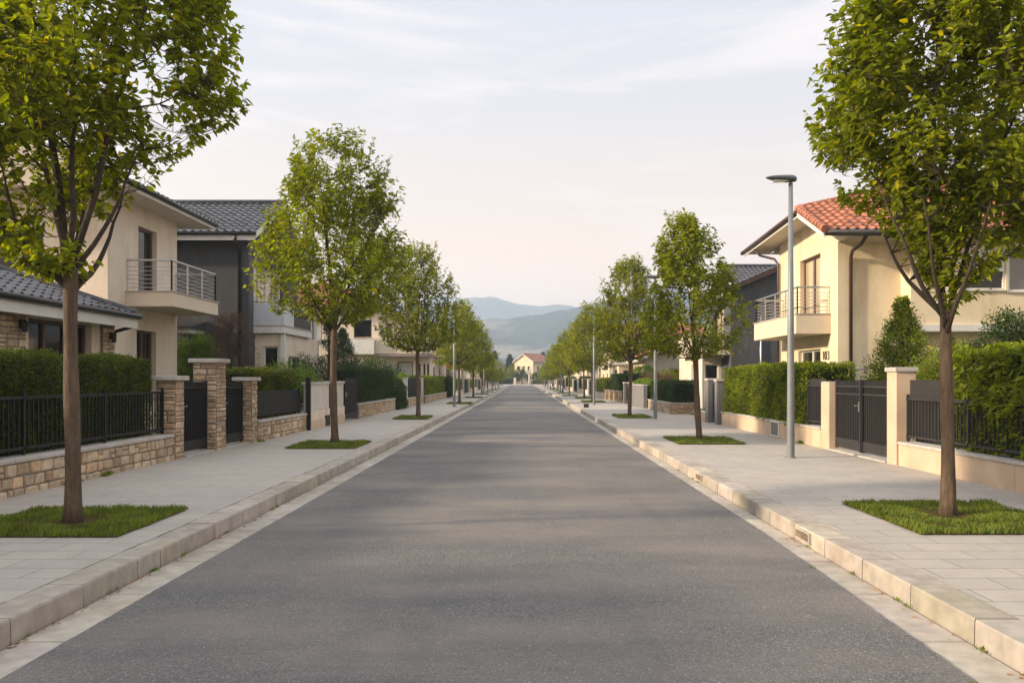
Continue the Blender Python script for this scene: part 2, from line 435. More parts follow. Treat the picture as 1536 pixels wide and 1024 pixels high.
    np_mesh('crown', V, F, M[mat], root, tn)
    return root

def scatter_box(x0, x1, y0, y1, z0, z1, dens, rg):
    """points + normals on the faces of a box (no bottom)"""
    faces = [((x0, x0, y0, y1, z0, z1), (-1, 0, 0)), ((x1, x1, y0, y1, z0, z1), (1, 0, 0)),
             ((x0, x1, y0, y0, z0, z1), (0, -1, 0)), ((x0, x1, y1, y1, z0, z1), (0, 1, 0)), ((x0, x1, y0, y1, z1, z1), (0, 0, 1))]
    P = []; Nn = []
    for (a, b, c, d, e, f), nr in faces:
        ar = max(b-a, 1 if a == b else 0)*max(d-c, 1 if c == d else 0)*max(f-e, 1 if e == f else 0)
        dims = [x for x in (b-a, d-c, f-e) if x > 1e-6]; ar = dims[0]*dims[1]
        n = int(ar*dens)
        P.append(np.stack([rg.uniform(a, b, n), rg.uniform(c, d, n), rg.uniform(e, f, n)], 1)); Nn.append(np.tile(np.array(nr, float), (n, 1)))
    return np.concatenate(P), np.concatenate(Nn)

def hedge(label, x0, x1, y0, y1, z0, z1, dens=900, leaf=.045, mat='hedge', seed=1, rough=.05, cat='hedge', group=None, name='hedge', shag=0, yellow=.1, round_=0.0):
    rg = np.random.default_rng(seed)
    cxm, cym = (x0+x1)/2, (y0+y1)/2; O = np.array([cxm, cym, z0])
    P, Nn = scatter_box(x0, x1, y0, y1, z0, z1, dens, rg)
    dn = pnoise(P, 1.7, seed)*.6+pnoise(P, 5, seed+9)*.4
    if round_:
        tz = np.clip((P[:, 2]-z0)/(z1-z0), 0, 1)
        ex = (P[:, 0]-cxm)/((x1-x0)/2); ey = (P[:, 1]-cym)/((y1-y0)/2)
        k = np.sqrt(np.clip(1-.55*np.minimum(ex**2, 1)*round_, .1, 1)*np.clip(1-.55*np.minimum(ey**2, 1)*round_, .1, 1))
        P[:, 2] = z0+(P[:, 2]-z0)*k
        s_ = 1-round_*.3*tz**2
        P[:, 0] = cxm+(P[:, 0]-cxm)*s_; P[:, 1] = cym+(P[:, 1]-cym)*s_
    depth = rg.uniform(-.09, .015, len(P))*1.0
    P = P+Nn*(dn*rough*1.6+depth)[:, None]
    D = Nn*.8+rg.normal(size=P.shape)*.65+np.array([0, 0, .35-shag])
    L = leaf*rg.uniform(.6, 1.25, len(P))
    if shag:
        m = rg.random(len(P)) < .08; L[m] *= 1.8
    stick = rg.random(len(P)) < .012; P[stick] += Nn[stick]*rg.uniform(0, .07, (stick.sum(), 1))
    V, F = leaves_geo(P-O, D, L, wid=.55, droop=.1, rg=rg)
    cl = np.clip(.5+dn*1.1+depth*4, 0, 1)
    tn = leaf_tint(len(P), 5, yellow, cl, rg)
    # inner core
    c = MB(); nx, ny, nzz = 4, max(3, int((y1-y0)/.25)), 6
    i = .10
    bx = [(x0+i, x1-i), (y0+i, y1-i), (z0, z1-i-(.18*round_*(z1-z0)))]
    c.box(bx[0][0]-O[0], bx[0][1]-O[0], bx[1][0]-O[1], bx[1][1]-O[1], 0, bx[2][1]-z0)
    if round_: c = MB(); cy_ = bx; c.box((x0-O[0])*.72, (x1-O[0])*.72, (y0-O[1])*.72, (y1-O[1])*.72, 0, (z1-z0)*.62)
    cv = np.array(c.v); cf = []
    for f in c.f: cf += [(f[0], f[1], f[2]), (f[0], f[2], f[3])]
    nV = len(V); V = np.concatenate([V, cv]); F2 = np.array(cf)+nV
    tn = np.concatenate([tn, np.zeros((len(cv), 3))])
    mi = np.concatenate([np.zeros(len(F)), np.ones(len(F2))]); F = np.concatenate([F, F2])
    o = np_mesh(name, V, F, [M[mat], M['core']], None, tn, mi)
    o.location = O; return tag(o, label, cat, group)

def shrub(label, loc, w, h, kind='ball', n=5000, leaf=.06, mat='bright', seed=1, name='shrub', cat='shrub', group=None, dz=0):
    """leafy shrub or conifer: foliage spread over many small shoots around upright stems"""
    rg = np.random.default_rng(seed); rn = random.Random(seed)
    root = empty(name, loc, label, cat, group); O = np.array(loc)
    nb = max(20, n//16); P = []; D = []
    st = MB()
    st.tube([Vector(loc), Vector(loc)+Vector((.02, 0, h*.45)), Vector(loc)+Vector((0, .03, h*.88))], [w*.035+.01, w*.025+.008, .006], 6)
    for b in range(nb):
        az = rn.uniform(0, 6.283)
        if kind == 'cone':
            t = rn.random()**1.3; rr = w/2*(1-t)**.95*rn.random()**.35*rn.uniform(.75, 1.1)+.015; z = h*(.04+.93*t)
            d = Vector((math.cos(az)*.8, math.sin(az)*.8, .55+t)); z0 = max(.02, z-rr*.45)
        elif kind == 'column':
            t = rn.random(); rr = w/2*(1-abs(t*2-1)**3)**.5*rn.uniform(.5, 1.05); z = h*t
            d = Vector((math.cos(az)*.3, math.sin(az)*.3, 1)); z0 = max(.02, z-rr)
        elif kind == 'loose':
            t = rn.random()**.8; rr = w/2*(.25+.9*math.sin(min(1, t*1.05)*2.6))*rn.uniform(.3, 1.15); z = h*t
            d = Vector((math.cos(az)*.8, math.sin(az)*.8, .8)); z0 = max(.02, z-rr*.9)
        else:
            th = rn.random(); ph = math.acos(1-1.25*th) if th < .8 else rn.uniform(0, 1.8)
            f = rn.random()**.3; rr = w/2*math.sin(min(ph, 2.2))*f; z = h*.45+h*.55*math.cos(ph)*f
            d = Vector((math.cos(az)*math.sin(ph), math.sin(az)*math.sin(ph), math.cos(ph)+.3)); z0 = max(.02, z-rr*.5)
        bp = Vector((math.cos(az)*rr, math.sin(az)*rr, z)); d.normalize()
        if noise.noise(bp*2.2+Vector((seed, 0, 0))) < -.25: continue
        L = Vector(loc); st.tube([L+Vector((0, 0, z0)), L+Vector((bp.x*.6, bp.y*.6, z0*.45+z*.55)), L+bp], [.007, .005, .002], 3, cap=False)
        k = n//nb; sl = (.18+w*.06)*((1.15-.75*t) if kind == 'cone' else 1)
        u = rg.uniform(-.2, 1, (k, 1))
        P.append(np.array(bp)+np.array(d)*u*sl+rg.normal(size=(k, 3))*(.05+w*.02)*((1.1-.7*t) if kind == 'cone' else 1)*np.array([1, 1, .7])); D.append(np.tile(np.array(d), (k, 1))+rg.normal(size=(k, 3))*.75)
    P = np.concatenate(P); D = np.concatenate(D); P[:, 2] = np.maximum(P[:, 2], .03)
    V, F = leaves_geo(P, D, leaf*rg.uniform(.6, 1.25, len(P)), wid=.42 if kind in ('cone', 'column') else .52, droop=.08, rg=rg)
    tn = leaf_tint(len(P), 5, .08, np.clip(.5+pnoise(P, 2.5, seed), 0, 1), rg)
    st.build('stem', M['limb'], root, smooth=True)
    np_mesh('foliage', V, F, M[mat], root, tn)
    return root

def grass_patch(label, x0, x1, y0, y1, n, group='grass squares round the street trees', hgt=(.025, .06), seed=3, trunk=None):
    rg = np.random.default_rng(seed); cx_, cy_ = (x0+x1)/2, (y0+y1)/2
    root = empty('grass_patch', (cx_, cy_, SW), label, 'grass patch', group)
    b = MB(); g = 12
    # low turf mound, edge ragged
    for i in range(g):
        for j in range(g):
            def P(u, v):
                x = x0+(x1-x0)*u/g; y = y0+(y1-y0)*v/g
                e = min(u, g-u, v, g-v)/g*2
                return (x, y, SW+.004+.028*min(1, e*3)+.01*noise.noise(Vector((x*3, y*3, 0))))
            b.face([P(i, j), P(i+1, j), P(i+1, j+1), P(i, j+1)])
    b.build('turf', M['turf'], root)
    x = rg.uniform(x0-.02, x1+.02, n)-cx_; y = rg.uniform(y0-.02, y1+.02, n)-cy_
    P = np.stack([x, y, np.full(n, .015)], 1); pn = pnoise(P, 3, seed)
    h = rg.uniform(*hgt, n)*(1+.8*pn)
    if trunk:
        d = np.hypot(P[:, 0]+cx_-trunk[0], P[:, 1]+cy_-trunk[1]); h = h*np.clip((d-.09)/.22, .12, 1)
    az = rg.uniform(0, 6.283, n); w = h*.07+.0022
    dx, dy = np.cos(az), np.sin(az); ln = rg.uniform(.1, .8, n)*h; la = rg.uniform(0, 6.283, n)
    A = P+np.stack([dx*w, dy*w, 0*x], 1); B = P-np.stack([dx*w, dy*w, 0*x], 1)
    mid = np.stack([np.cos(la)*ln*.3, np.sin(la)*ln*.3, h*.6], 1); tip = np.stack([np.cos(la)*ln, np.sin(la)*ln, h], 1)
    C = P+mid+np.stack([dx*w*.7, dy*w*.7, 0*x], 1); D = P+mid-np.stack([dx*w*.7, dy*w*.7, 0*x], 1)
    V = np.stack([A, B, D, C, P+tip], 1).reshape(-1, 3)
    q = np.array([[0, 1, 2], [0, 2, 3], [3, 2, 4]]); F = (q[None]+(np.arange(n)*5)[:, None, None]).reshape(-1, 3)
    o = np_mesh('grass_blades', V, F, M['blade'], root, leaf_tint(n, 5, .2, np.clip(.5+pn*1.4, 0, 1), rg))
    o['kind'] = 'stuff'
    return root
# ---------------------------------------------------------------- camera, light, sky, haze
SUN_EL, SUN_AZ = 20.0, 258.0     # azimuth of the sun, degrees clockwise from +Y (left, a little behind)
def setup():
    cam = bpy.data.cameras.new('camera'); co = bpy.data.objects.new('camera', cam); COL.objects.link(co); S.camera = co
    co.location = (0, 0, 1.7); co.rotation_euler = (R(90), 0, 0)
    cam.sensor_width = 36; cam.lens = 1200/1536*36; cam.shift_x = -17/1536; cam.shift_y = 56/1536
    cam.clip_start = .1; cam.clip_end = 20000
    w = bpy.data.worlds.new('World'); S.world = w; w.use_nodes = True; nt = w.node_tree
    bg = nt.nodes['Background']
    sky = N(nt, 'ShaderNodeTexSky', sky_type='NISHITA'); sky.sun_disc = False
    sky.sun_elevation = R(SUN_EL); sky.sun_rotation = R(SUN_AZ)
    sky.air_density = 1.0; sky.dust_density = 1.5
    tc = N(nt, 'ShaderNodeTexCoord'); sx = N(nt, 'ShaderNodeSeparateXYZ'); nt.links.new(tc.outputs['Generated'], sx.inputs[0])
    r = N(nt, 'ShaderNodeValToRGB'); nt.links.new(sx.outputs[2], r.inputs[0])
    e = r.color_ramp.elements
    e[0].position = 0; e[0].color = (16.0, 9.6, 5.0, 1)
    for p, c in ((.10, (13.9, 8.7, 5.4, 1)), (.2, (9.7, 7.6, 6.2, 1)), (.33, (7.2, 6.9, 7.1, 1)), (.46, (6.7, 6.8, 7.6, 1)), (.7, (12.0, 12.0, 12.0, 1))):
        k = e.new(p); k.color = c
    e[-1].position = 1; e[-1].color = (13.0, 12.8, 12.6, 1)
    # thin streaky cloud
    mp = N(nt, 'ShaderNodeMapping'); mp.inputs['Scale'].default_value = (1.1, 1.1, 7.5); mp.inputs['Rotation'].default_value = (0, R(4), 0)
    nt.links.new(tc.outputs['Generated'], mp.inputs[0])
    n1 = N(nt, 'ShaderNodeTexNoise'); n1.inputs['Scale'].default_value = 2.3; n1.inputs['Detail'].default_value = 7; n1.inputs['Roughness'].default_value = .55
    n1.inputs['Distortion'].default_value = .4; nt.links.new(mp.outputs[0], n1.inputs[0])
    mr = N(nt, 'ShaderNodeMapRange'); mr.inputs[1].default_value = .47; mr.inputs[2].default_value = .64; nt.links.new(n1.outputs[0], mr.inputs[0])
    ma = N(nt, 'ShaderNodeMath', operation='MULTIPLY'); ma.inputs[1].default_value = .5; nt.links.new(mr.outputs[0], ma.inputs[0])
    c = mixc(nt, .80, sky.outputs[0], r.outputs[0])
    c = mixc(nt, ma.outputs[0], c, (9.6, 8.5, 8.0))
    nt.links.new(c, bg.inputs[0]); bg.inputs[1].default_value = .075
    l = bpy.data.lights.new('sun', 'SUN'); l.energy = 5.0; l.angle = R(3.0); l.color = (1, .80, .56)
    lo = bpy.data.objects.new('sun', l); COL.objects.link(lo)
    a = R(SUN_AZ); el = R(SUN_EL)
    d = Vector((math.sin(a)*math.cos(el), math.cos(a)*math.cos(el), math.sin(el)))
    lo.rotation_euler = d.to_track_quat('Z', 'Y').to_euler(); lo.location = (-20, 0, 30)
    S.view_settings.view_transform = 'Standard'; S.view_settings.look = 'None'; S.view_settings.exposure = 0.86; S.view_settings.gamma = 1
    S.cycles.max_bounces = 8; S.cycles.transparent_max_bounces = 8; S.cycles.volume_bounces = 1
    S.cycles.use_denoising = True; S.cycles.sample_clamp_indirect = 6
setup()

def setting():
    # ground sheet
    b = MB(); g = 40; L = 5200
    b.box(-4200, 4200, -900, 5200, -.6, -.10)
    o = b.build('ground', M['field']); tag(o, kind='structure')
    for x0, x1 in ((-60, -6.2), (6.3, 60)):
        b = MB(); b.box(x0, x1, -12, 245, -.04, SW-.01); o = b.build('garden_ground', M['garden']); tag(o, kind='structure')
    # asphalt, slightly ragged edges
    b = MB(); ys = [-12+i*.08 for i in range(int(60/.08))]+[48+i*4 for i in range(41)]
    def ex(y, s): 
        j = .006*noise.noise(Vector((y*.8, s*9, 0)))+.014*noise.noise(Vector((y*7, s*9, 4)))
        k = .14*max(0, min(1, (9-y)/5)) if s > 0 else 0
        return (2.69-k+j) if s > 0 else (-2.99+j)
    for a, c in zip(ys[:-1], ys[1:]):
        xs0 = [ex(a, -1)]+[-2+i for i in range(5)]+[ex(a, 1)]; xs1 = [ex(c, -1)]+[-2+i for i in range(5)]+[ex(c, 1)]
        Z = lambda x: -.014+.03*max(0, 1-(abs(x+.15)/2.9)**2)
        for i in range(6): b.face([(xs0[i], a, Z(xs0[i])), (xs0[i+1], a, Z(xs0[i+1])), (xs1[i+1], c, Z(xs1[i+1])), (xs1[i], c, Z(xs1[i]))])
    o = b.build('road', M['asphalt'], smooth=True); tag(o, kind='structure')
    b = MB(); b.box(-3.4, 3.0, -12, 206, -.09, -.045); o = b.build('road_bed', M['joint']); tag(o, kind='structure')
    # gutter slabs
    b = MB()
    for s, xa, xb in ((1, 2.3, 2.908), (-1, -3.31, -2.85)):
        y = -12
        while y < 205:
            ln = 1.15 if y < 60 else 5
            t = rnd(.86, 1.08); b.col = (t, t*rnd(.98, 1.01), t*rnd(.95, 1.0)); dz = rnd(-.002, .002)
            b.box(xa, xb, y+.006, y+ln-.006, -.06, -.022+dz); y += ln
    o = b.build('gutter', M['kerb']); tag(o, kind='structure')
    # kerb stones
    b = MB()
    for s, x0, x1 in ((1, 2.93, 3.215), (-1, -3.33, -3.61)):
        y = -12
        k = 0
        while y < 206:
            ln = .86 if rnd(0, 1) < .8 else .43
            if y > 70: ln = 3
            if s > 0 and any(y < gy < y+ln for gy in (10.1, 20.3)): pass
            t = rnd(.78, 1.12); b.col = (t, t*rnd(.96, 1.01), t*rnd(.90, 1.0))
            c = .012; dz = rnd(-.003, .003); dx = rnd(-.003, .003); f = x0+dx; bk = x1
            prof = [(f, -.06), (f+s*.004, SW-c+dz), (f+s*c, SW+.004+dz), (bk, SW+.003+dz), (bk, -.06)]
            if s > 0: prof = prof[::-1]
            b.prism([(p[0], p[1]) for p in prof], y+.006, y+ln-.006, 'y'); y += ln
    o = b.build('kerb', M['kerb']); tag(o, kind='structure')
    b = MB(); b.box(2.95, 3.24, -12, 206, -.02, .11); b.box(-3.35, -3.63, -12, 206, -.02, .11)
    o = b.build('kerb_bedding', M['joint']); tag(o, kind='structure')
    # pavements
    for x0, x1 in ((3.232, 7.3), (-7.4, -3.628)):
        b = MB(); b.box(x0, x1, -12, 206, -.03, SW); o = b.build('pavement', M['pavers']); tag(o, kind='structure')
    b = MB(); b.box(-45, 45, 206.05, 236, -.03, .10); o = b.build('junction_pavement', M['pavers']); tag(o, kind='structure')

def hill(name, D, depth, xs_hs, mat, seed, rough):
    """ridge defined by (x, height) samples at distance D; a real hillside sloping towards us"""
    X = np.linspace(-3600, 3600, 300); nv = 44
    hx = np.interp(X, [p[0] for p in xs_hs], [p[1] for p in xs_hs])
    V = []; 
    for j in range(nv+1):
        t = j/nv
        y = D-depth+depth*2*t
        prof = (t*2)**1.25 if t < .5 else math.cos((t-.5)*math.pi)
        for i, x in enumerate(X):
            p = Vector((x*.0045+seed, y*.0045, 0))
            h = hx[i]*prof*(1+.22*noise.noise(p*1.3)*(1-abs(2*t-1)*0)*(.35 if abs(t-.5) < .03 else 1))+rough*noise.noise(p*9)*min(1, t*6)*(1 if t < .95 else 0)+rough*.3*noise.noise(p*40)
            V.append((x, y, h-2+.0*x))
    n = len(X); F = [(j*n+i, j*n+i+1, (j+1)*n+i+1, (j+1)*n+i) for j in range(nv) for i in range(n-1)]
    me_o = np_mesh(name, V, F, mat, smooth=True); return tag(me_o, kind='structure')
def hillmat(name, a, bcol, c):
    m, nt, b = nodes(name); co = coords(nt)
    f = nz(nt, co, .05, 6, .65, .35, .65); g = nz(nt, coords(nt, (1, 1, 1.5)), .0042, 5, .6, .57, .67)
    cc = mixc(nt, f, a, bcol); cc = mixc(nt, g, cc, c); nt.links.new(cc, b.inputs['Base Color']); b.inputs['Roughness'].default_value = 1
    b.inputs['Specular IOR Level'].default_value = 0
    bump(nt, b, nz(nt, co, .09, 5), 1, 4); return m
def hills():
    s = 1500/1200; P = lambda px, py: ((px-785)*s, (568-py)*s)
    near = [(-3600, 100), P(300, 488), P(560, 494), P(690, 487), P(720, 476), P(760, 475), P(800, 471), P(850, 459), P(900, 448), P(960, 436), P(1100, 440), (1500, 125), (3600, 110)]
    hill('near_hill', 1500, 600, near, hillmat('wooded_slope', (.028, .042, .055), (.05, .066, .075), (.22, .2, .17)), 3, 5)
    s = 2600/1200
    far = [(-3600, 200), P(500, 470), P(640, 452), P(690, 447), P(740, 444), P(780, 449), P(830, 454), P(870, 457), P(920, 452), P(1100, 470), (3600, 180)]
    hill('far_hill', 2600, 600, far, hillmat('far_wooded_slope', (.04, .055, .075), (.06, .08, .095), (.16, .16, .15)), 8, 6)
    b = MB(); b.box(-3900, 3900, -300, 3400, -1.8, 305)
    m = bpy.data.materials.new('haze_air'); m.use_nodes = True; nt = m.node_tree; nt.nodes.clear()
    o = N(nt, 'ShaderNodeOutputMaterial'); v = N(nt, 'ShaderNodeVolumePrincipled')
    v.inputs['Color'].default_value = (.65, .79, .98, 1); v.inputs['Density'].default_value = HAZE; v.inputs['Anisotropy'].default_value = .2
    nt.links.new(v.outputs[0], o.inputs['Volume'])
    h = b.build('haze', m); tag(h, kind='stuff')
HAZE = 4.8e-4
# ---------------------------------------------------------------- walls, windows, roofs
def wall_faces(mb, side, c, a0, a1, z0, z1, ops, depth):
    """one facade with real openings; side s/n/w/e, c = plane coordinate, a = coordinate along it"""
    out = {'s': -1, 'w': -1, 'n': 1, 'e': 1}[side]; ax = side in 'sn'
    def P(a, z, d=0): return (a, c-out*d, z) if ax else (c-out*d, a, z)
    ca = sorted({a0, a1}|{o[0] for o in ops}|{o[1] for o in ops}); cz = sorted({z0, z1}|{o[2] for o in ops}|{o[3] for o in ops})
    for i in range(len(ca)-1):
        for j in range(len(cz)-1):
            am, zm = (ca[i]+ca[i+1])/2, (cz[j]+cz[j+1])/2
            if any(o[0] < am < o[1] and o[2] < zm < o[3] for o in ops): continue
            q = [P(ca[i], cz[j]), P(ca[i+1], cz[j]), P(ca[i+1], cz[j+1]), P(ca[i], cz[j+1])]
            if side in 'nw': q = q[::-1]
            mb.face(q)
    for o in ops:
        A, B, C, D = o[:4]
        for (p, q) in (((A, C), (A, D)), ((A, D), (B, D)), ((B, D), (B, C)), ((B, C), (A, C))):
            mb.face([P(*p), P(*q), P(q[0], q[1], depth), P(p[0], p[1], depth)])

def window(parent, side, c, A, B, C, D, kind='dark', leaves=2, depth=.14, sill=True, name=None):
    out = {'s': -1, 'w': -1, 'n': 1, 'e': 1}[side]; ax = side in 'sn'
    def bx(mb, a0, a1, z0, z1, d0, d1):   # d = distance inwards from wall plane
        p0, p1 = c-out*d0, c-out*d1
        if ax: mb.box(a0, a1, min(p0, p1), max(p0, p1), z0, z1)
        else: mb.box(min(p0, p1), max(p0, p1), a0, a1, z0, z1)
    fm = M['white'] if kind in ('white', 'blind', 'whitecurtain') else (M['gutter'] if kind == 'black' else M['brown_frame'])
    gm = {'dark': M['glass'], 'white': M['glass'], 'blind': M['glass_grey'], 'curtain': M['curtain'], 'whitecurtain': M['curtain'], 'shutter': M['shutter'], 'black': M['glass']}[kind]
    m = MB(); t = .07; e = .002
    bx(m, A+e, A+t, C+e, D-e, depth-.06, depth+.02); bx(m, B-t, B-e, C+e, D-e, depth-.06, depth+.02)
    bx(m, A+t, B-t, D-t, D-e, depth-.06, depth+.02); bx(m, A+t, B-t, C+e, C+t, depth-.06, depth+.02)
    for k in range(1, leaves):
        x = A+(B-A)*k/leaves; bx(m, x-.05, x+.05, C+t, D-t, depth-.055, depth+.018)
    f = m.build(name or 'window', fm, parent, bevel=.006, seg=1)
    g = MB(); bx(g, A+t-.01, B-t+.01, C+t-.01, D-t+.01, depth+.0, depth+.012); g.build('pane', gm, f)
    if sill and D-C < 1.9:
        s_ = MB(); bx(s_, A-.06, B+.06, C-.05, C-.002, -.06, depth); s_.build('sill', M['coping'], f, bevel=.005, seg=1)
    return f

def block(root, x0, x1, y0, y1, z0, z1, mat, ops=None, name='wall', depth=.14, top=False):
    """box of walls; ops = {'s': [(a0,a1,z0,z1,kind,leaves)], ...}"""
    ops = ops or {}; mb = MB()
    for side, c, a0, a1 in (('s', y0, x0, x1), ('n', y1, x0, x1), ('w', x0, y0, y1), ('e', x1, y0, y1)):
        wall_faces(mb, side, c, a0, a1, z0, z1, ops.get(side, []), depth)
    if top: mb.face([(x0, y0, z1), (x1, y0, z1), (x1, y1, z1), (x0, y1, z1)])
    w = mb.build(name, mat, root)
    for side, c in (('s', y0), ('n', y1), ('w', x0), ('e', x1)):
        for o in ops.get(side, []):
            nm = 'door' if (o[3]-o[2] > 1.95) else 'window'
            window(root, side, c, o[0], o[1], o[2], o[3], o[4], o[5] if len(o) > 5 else 2, depth, name=nm)
    return w

def tile_plane(name, parent, P0, P1, P3, mat, tu=.30, tv=.36, amp=.035, lip=.028, poly=None, res=4, thick=.10):
    """tiled slope: P0-P1 along the eave, P0-P3 up the slope (parallelogram), optional clip polygon in (u,v) metres"""
    P0, P1, P3 = Vector(P0), Vector(P1), Vector(P3); U = (P1-P0); V = (P3-P0); L, W = U.length, V.length; U.normalize(); V.normalize()
    Nn = U.cross(V).normalized()
    if Nn.z < 0: Nn = -Nn
    nu = max(1, round(L/tu)); nv = max(1, round(W/tv)); tu = L/nu; tv = W/nv
    us = np.linspace(0, L, nu*res+1); vs = []
    for j in range(nv): vs += [j*tv+1e-3, (j+1)*tv-1e-3]
    vs = np.array(vs)
    UU, VV = np.meshgrid(us, vs)
    ph = UU/tu*2*np.pi
    h = amp*np.maximum(np.sin(ph), -.35)+lip*(1-(np.mod(VV, tv)/tv))
    rg = np.random.default_rng(5); h = h+np.repeat(rg.uniform(-.004, .004, (nv, len(us))), 2, axis=0)
    o0 = np.array(ORI[parent])
    pts = np.array(P0)[None, None]+UU[..., None]*np.array(U)+VV[..., None]*np.array(V)+(h+.02)[..., None]*np.array(Nn)-o0
    nr, nc = UU.shape; idx = np.arange(nr*nc).reshape(nr, nc)
    F = np.stack([idx[:-1, :-1], idx[:-1, 1:], idx[1:, 1:], idx[1:, :-1]], -1).reshape(-1, 4)
    cu = (UU[:-1, :-1]+UU[:-1, 1:]).ravel()/2; cv = (VV[:-1, :-1]+VV[1:, :-1]).ravel()/2
    if poly is not None:
        keep = np.zeros(len(F), bool); n = len(poly); inside = np.zeros(len(F), bool)
        for i in range(n):
            (x1, y1), (x2, y2) = poly[i], poly[(i+1) % n]
            cond = ((y1 > cv) != (y2 > cv))&(cu < (x2-x1)*(cv-y1)/((y2-y1) if abs(y2-y1) > 1e-9 else 1e-9)+x1)
            inside ^= cond
        F = F[inside]
    tint = np.repeat(np.repeat(rg.uniform(.7, 1.25, (nv, nu+1)), 2, 0), res, 1)[:nr, :nc]
    tn = np.stack([tint.ravel()]*3, 1)
    return np_mesh(name, pts.reshape(-1, 3), F, mat, parent, tn)

def gutter(root, pts, mat, r=.07, name='gutter'):
    m = MB(); m.tube(pts, r, 8); return m.build(name, mat, root, smooth=True)
def downpipe(root, pts, mat, r=.045):
    m = MB(); m.tube(pts, r, 8); return m.build('downpipe', mat, root, smooth=True)

def balcony(root, x0, x1, y0, y1, ztop, th, mat, open_side, kind='bars', rail_h=.92, coping=True):
    """open_side 'e' = street on +X side (left houses), 'w' = street on -X side (right houses)"""
    m = MB(); m.box(x0, x1, y0, y1, ztop-th, ztop); sl = m.build('balcony', mat, root, bevel=.01, seg=1)
    if coping:
        m = MB(); e = .03
        m.box(x0-e*(open_side == 'w'), x1+e*(open_side == 'e'), y0-e, y1+e, ztop, ztop+.03); m.build('edge_stone', M['coping'], sl)
    fx = x1-.07 if open_side == 'e' else x0+.07; bx_ = x0 if open_side == 'e' else x1
    c = [(bx_, y0+.07), (fx, y0+.07), (fx, y1-.07), (bx_, y1-.07)]
    if kind == 'bars':
        r = MB(); zt = ztop+rail_h
        r.tube([(p[0], p[1], zt) for p in c], .032, 8)
        for k in range(6): 
            z = ztop+.13+k*(rail_h-.2)/6
            r.tube([(p[0], p[1], z) for p in c], .011, 5)
        for (a, b2) in zip(c[:-1], c[1:]):
            L = math.hypot(a[0]-b2[0], a[1]-b2[1]); n = max(1, round(L/1.1))
            for k in range(n+1):
                x = a[0]+(b2[0]-a[0])*k/n; y = a[1]+(b2[1]-a[1])*k/n
                r.box(x-.018, x+.018, y-.018, y+.018, ztop+.03, zt)
        r.build('railing', M['steel'], sl)
    elif kind in ('panel', 'parapet'):
        r = MB(); zt = ztop+rail_h; t = .05
        xa, xb = min(bx_, fx), max(bx_, fx)
        r.box(xa, xb, y0+.04, y0+.04+t, ztop+.03, zt-.1); r.box(xa, xb, y1-.04-t, y1-.04, ztop+.03, zt-.1)
        r.box(fx-t/2, fx+t/2, y0+.04+t, y1-.04-t, ztop+.03, zt-.1)
        r.build('parapet', M['panel_glass'] if kind == 'panel' else mat, sl)
        r = MB(); r.tube([(p[0], p[1], zt) for p in c], .03, 8)
        for p in c: r.box(p[0]-.02, p[0]+.02, p[1]-.02, p[1]+.02, ztop+.03, zt)
        r.build('railing', M['steel'] if kind == 'panel' else M['coping'], sl)
    return sl

def gable_roof_y(root, x0, x1, y0, y1, ze, rise, over, tmat, res=4, soff=True, gm='gutter', tiles=True):
    """ridge along Y; eaves on both x sides. x0..y1 wall box"""
    X0, X1, Y0, Y1 = x0-over, x1+over, y0-over, y1+over; xm = (X0+X1)/2
    m = MB(); m.mi = 0; t = .16
    prof = [(X0, ze), (X1, ze), (X1, ze+t), (xm, ze+rise+t), (X0, ze+t)]
    m.prism(prof, Y0, Y1, 'y'); rf = m.build('roof', [M['soffit']], root)
    boxes('fascia', [(X0-.02, X0-.003, Y0, Y1, ze-.02, ze+t), (X1+.003, X1+.02, Y0, Y1, ze-.02, ze+t)], M['white'], root)
    for a, b in ((X0, X1), (X1, X0)):
        if a == X0: P0, P1, P3 = (a-.06, Y0-.03, ze+t), (a-.06, Y1+.03, ze+t), (xm, Y0-.03, ze+rise+t+.02)
        else: P0, P1, P3 = (a+.06, Y0-.03, ze+t), (a+.06, Y1+.03, ze+t), (xm, Y0-.03, ze+rise+t+.02)
        tile_plane('roof_tiles', rf, P0, P1, P3, tmat, res=res)
        gutter(root, [(P0[0]+(.0), Y0-.05, ze+t-.03), (P0[0], Y1+.05, ze+t-.03)], M[gm])
    rg_ = MB(); rg_.tube([(xm, Y0-.05, ze+rise+t+.06), (xm, Y1+.05, ze+rise+t+.06)], .11, 8); rg_.build('ridge_tiles', tmat, rf)
    return rf

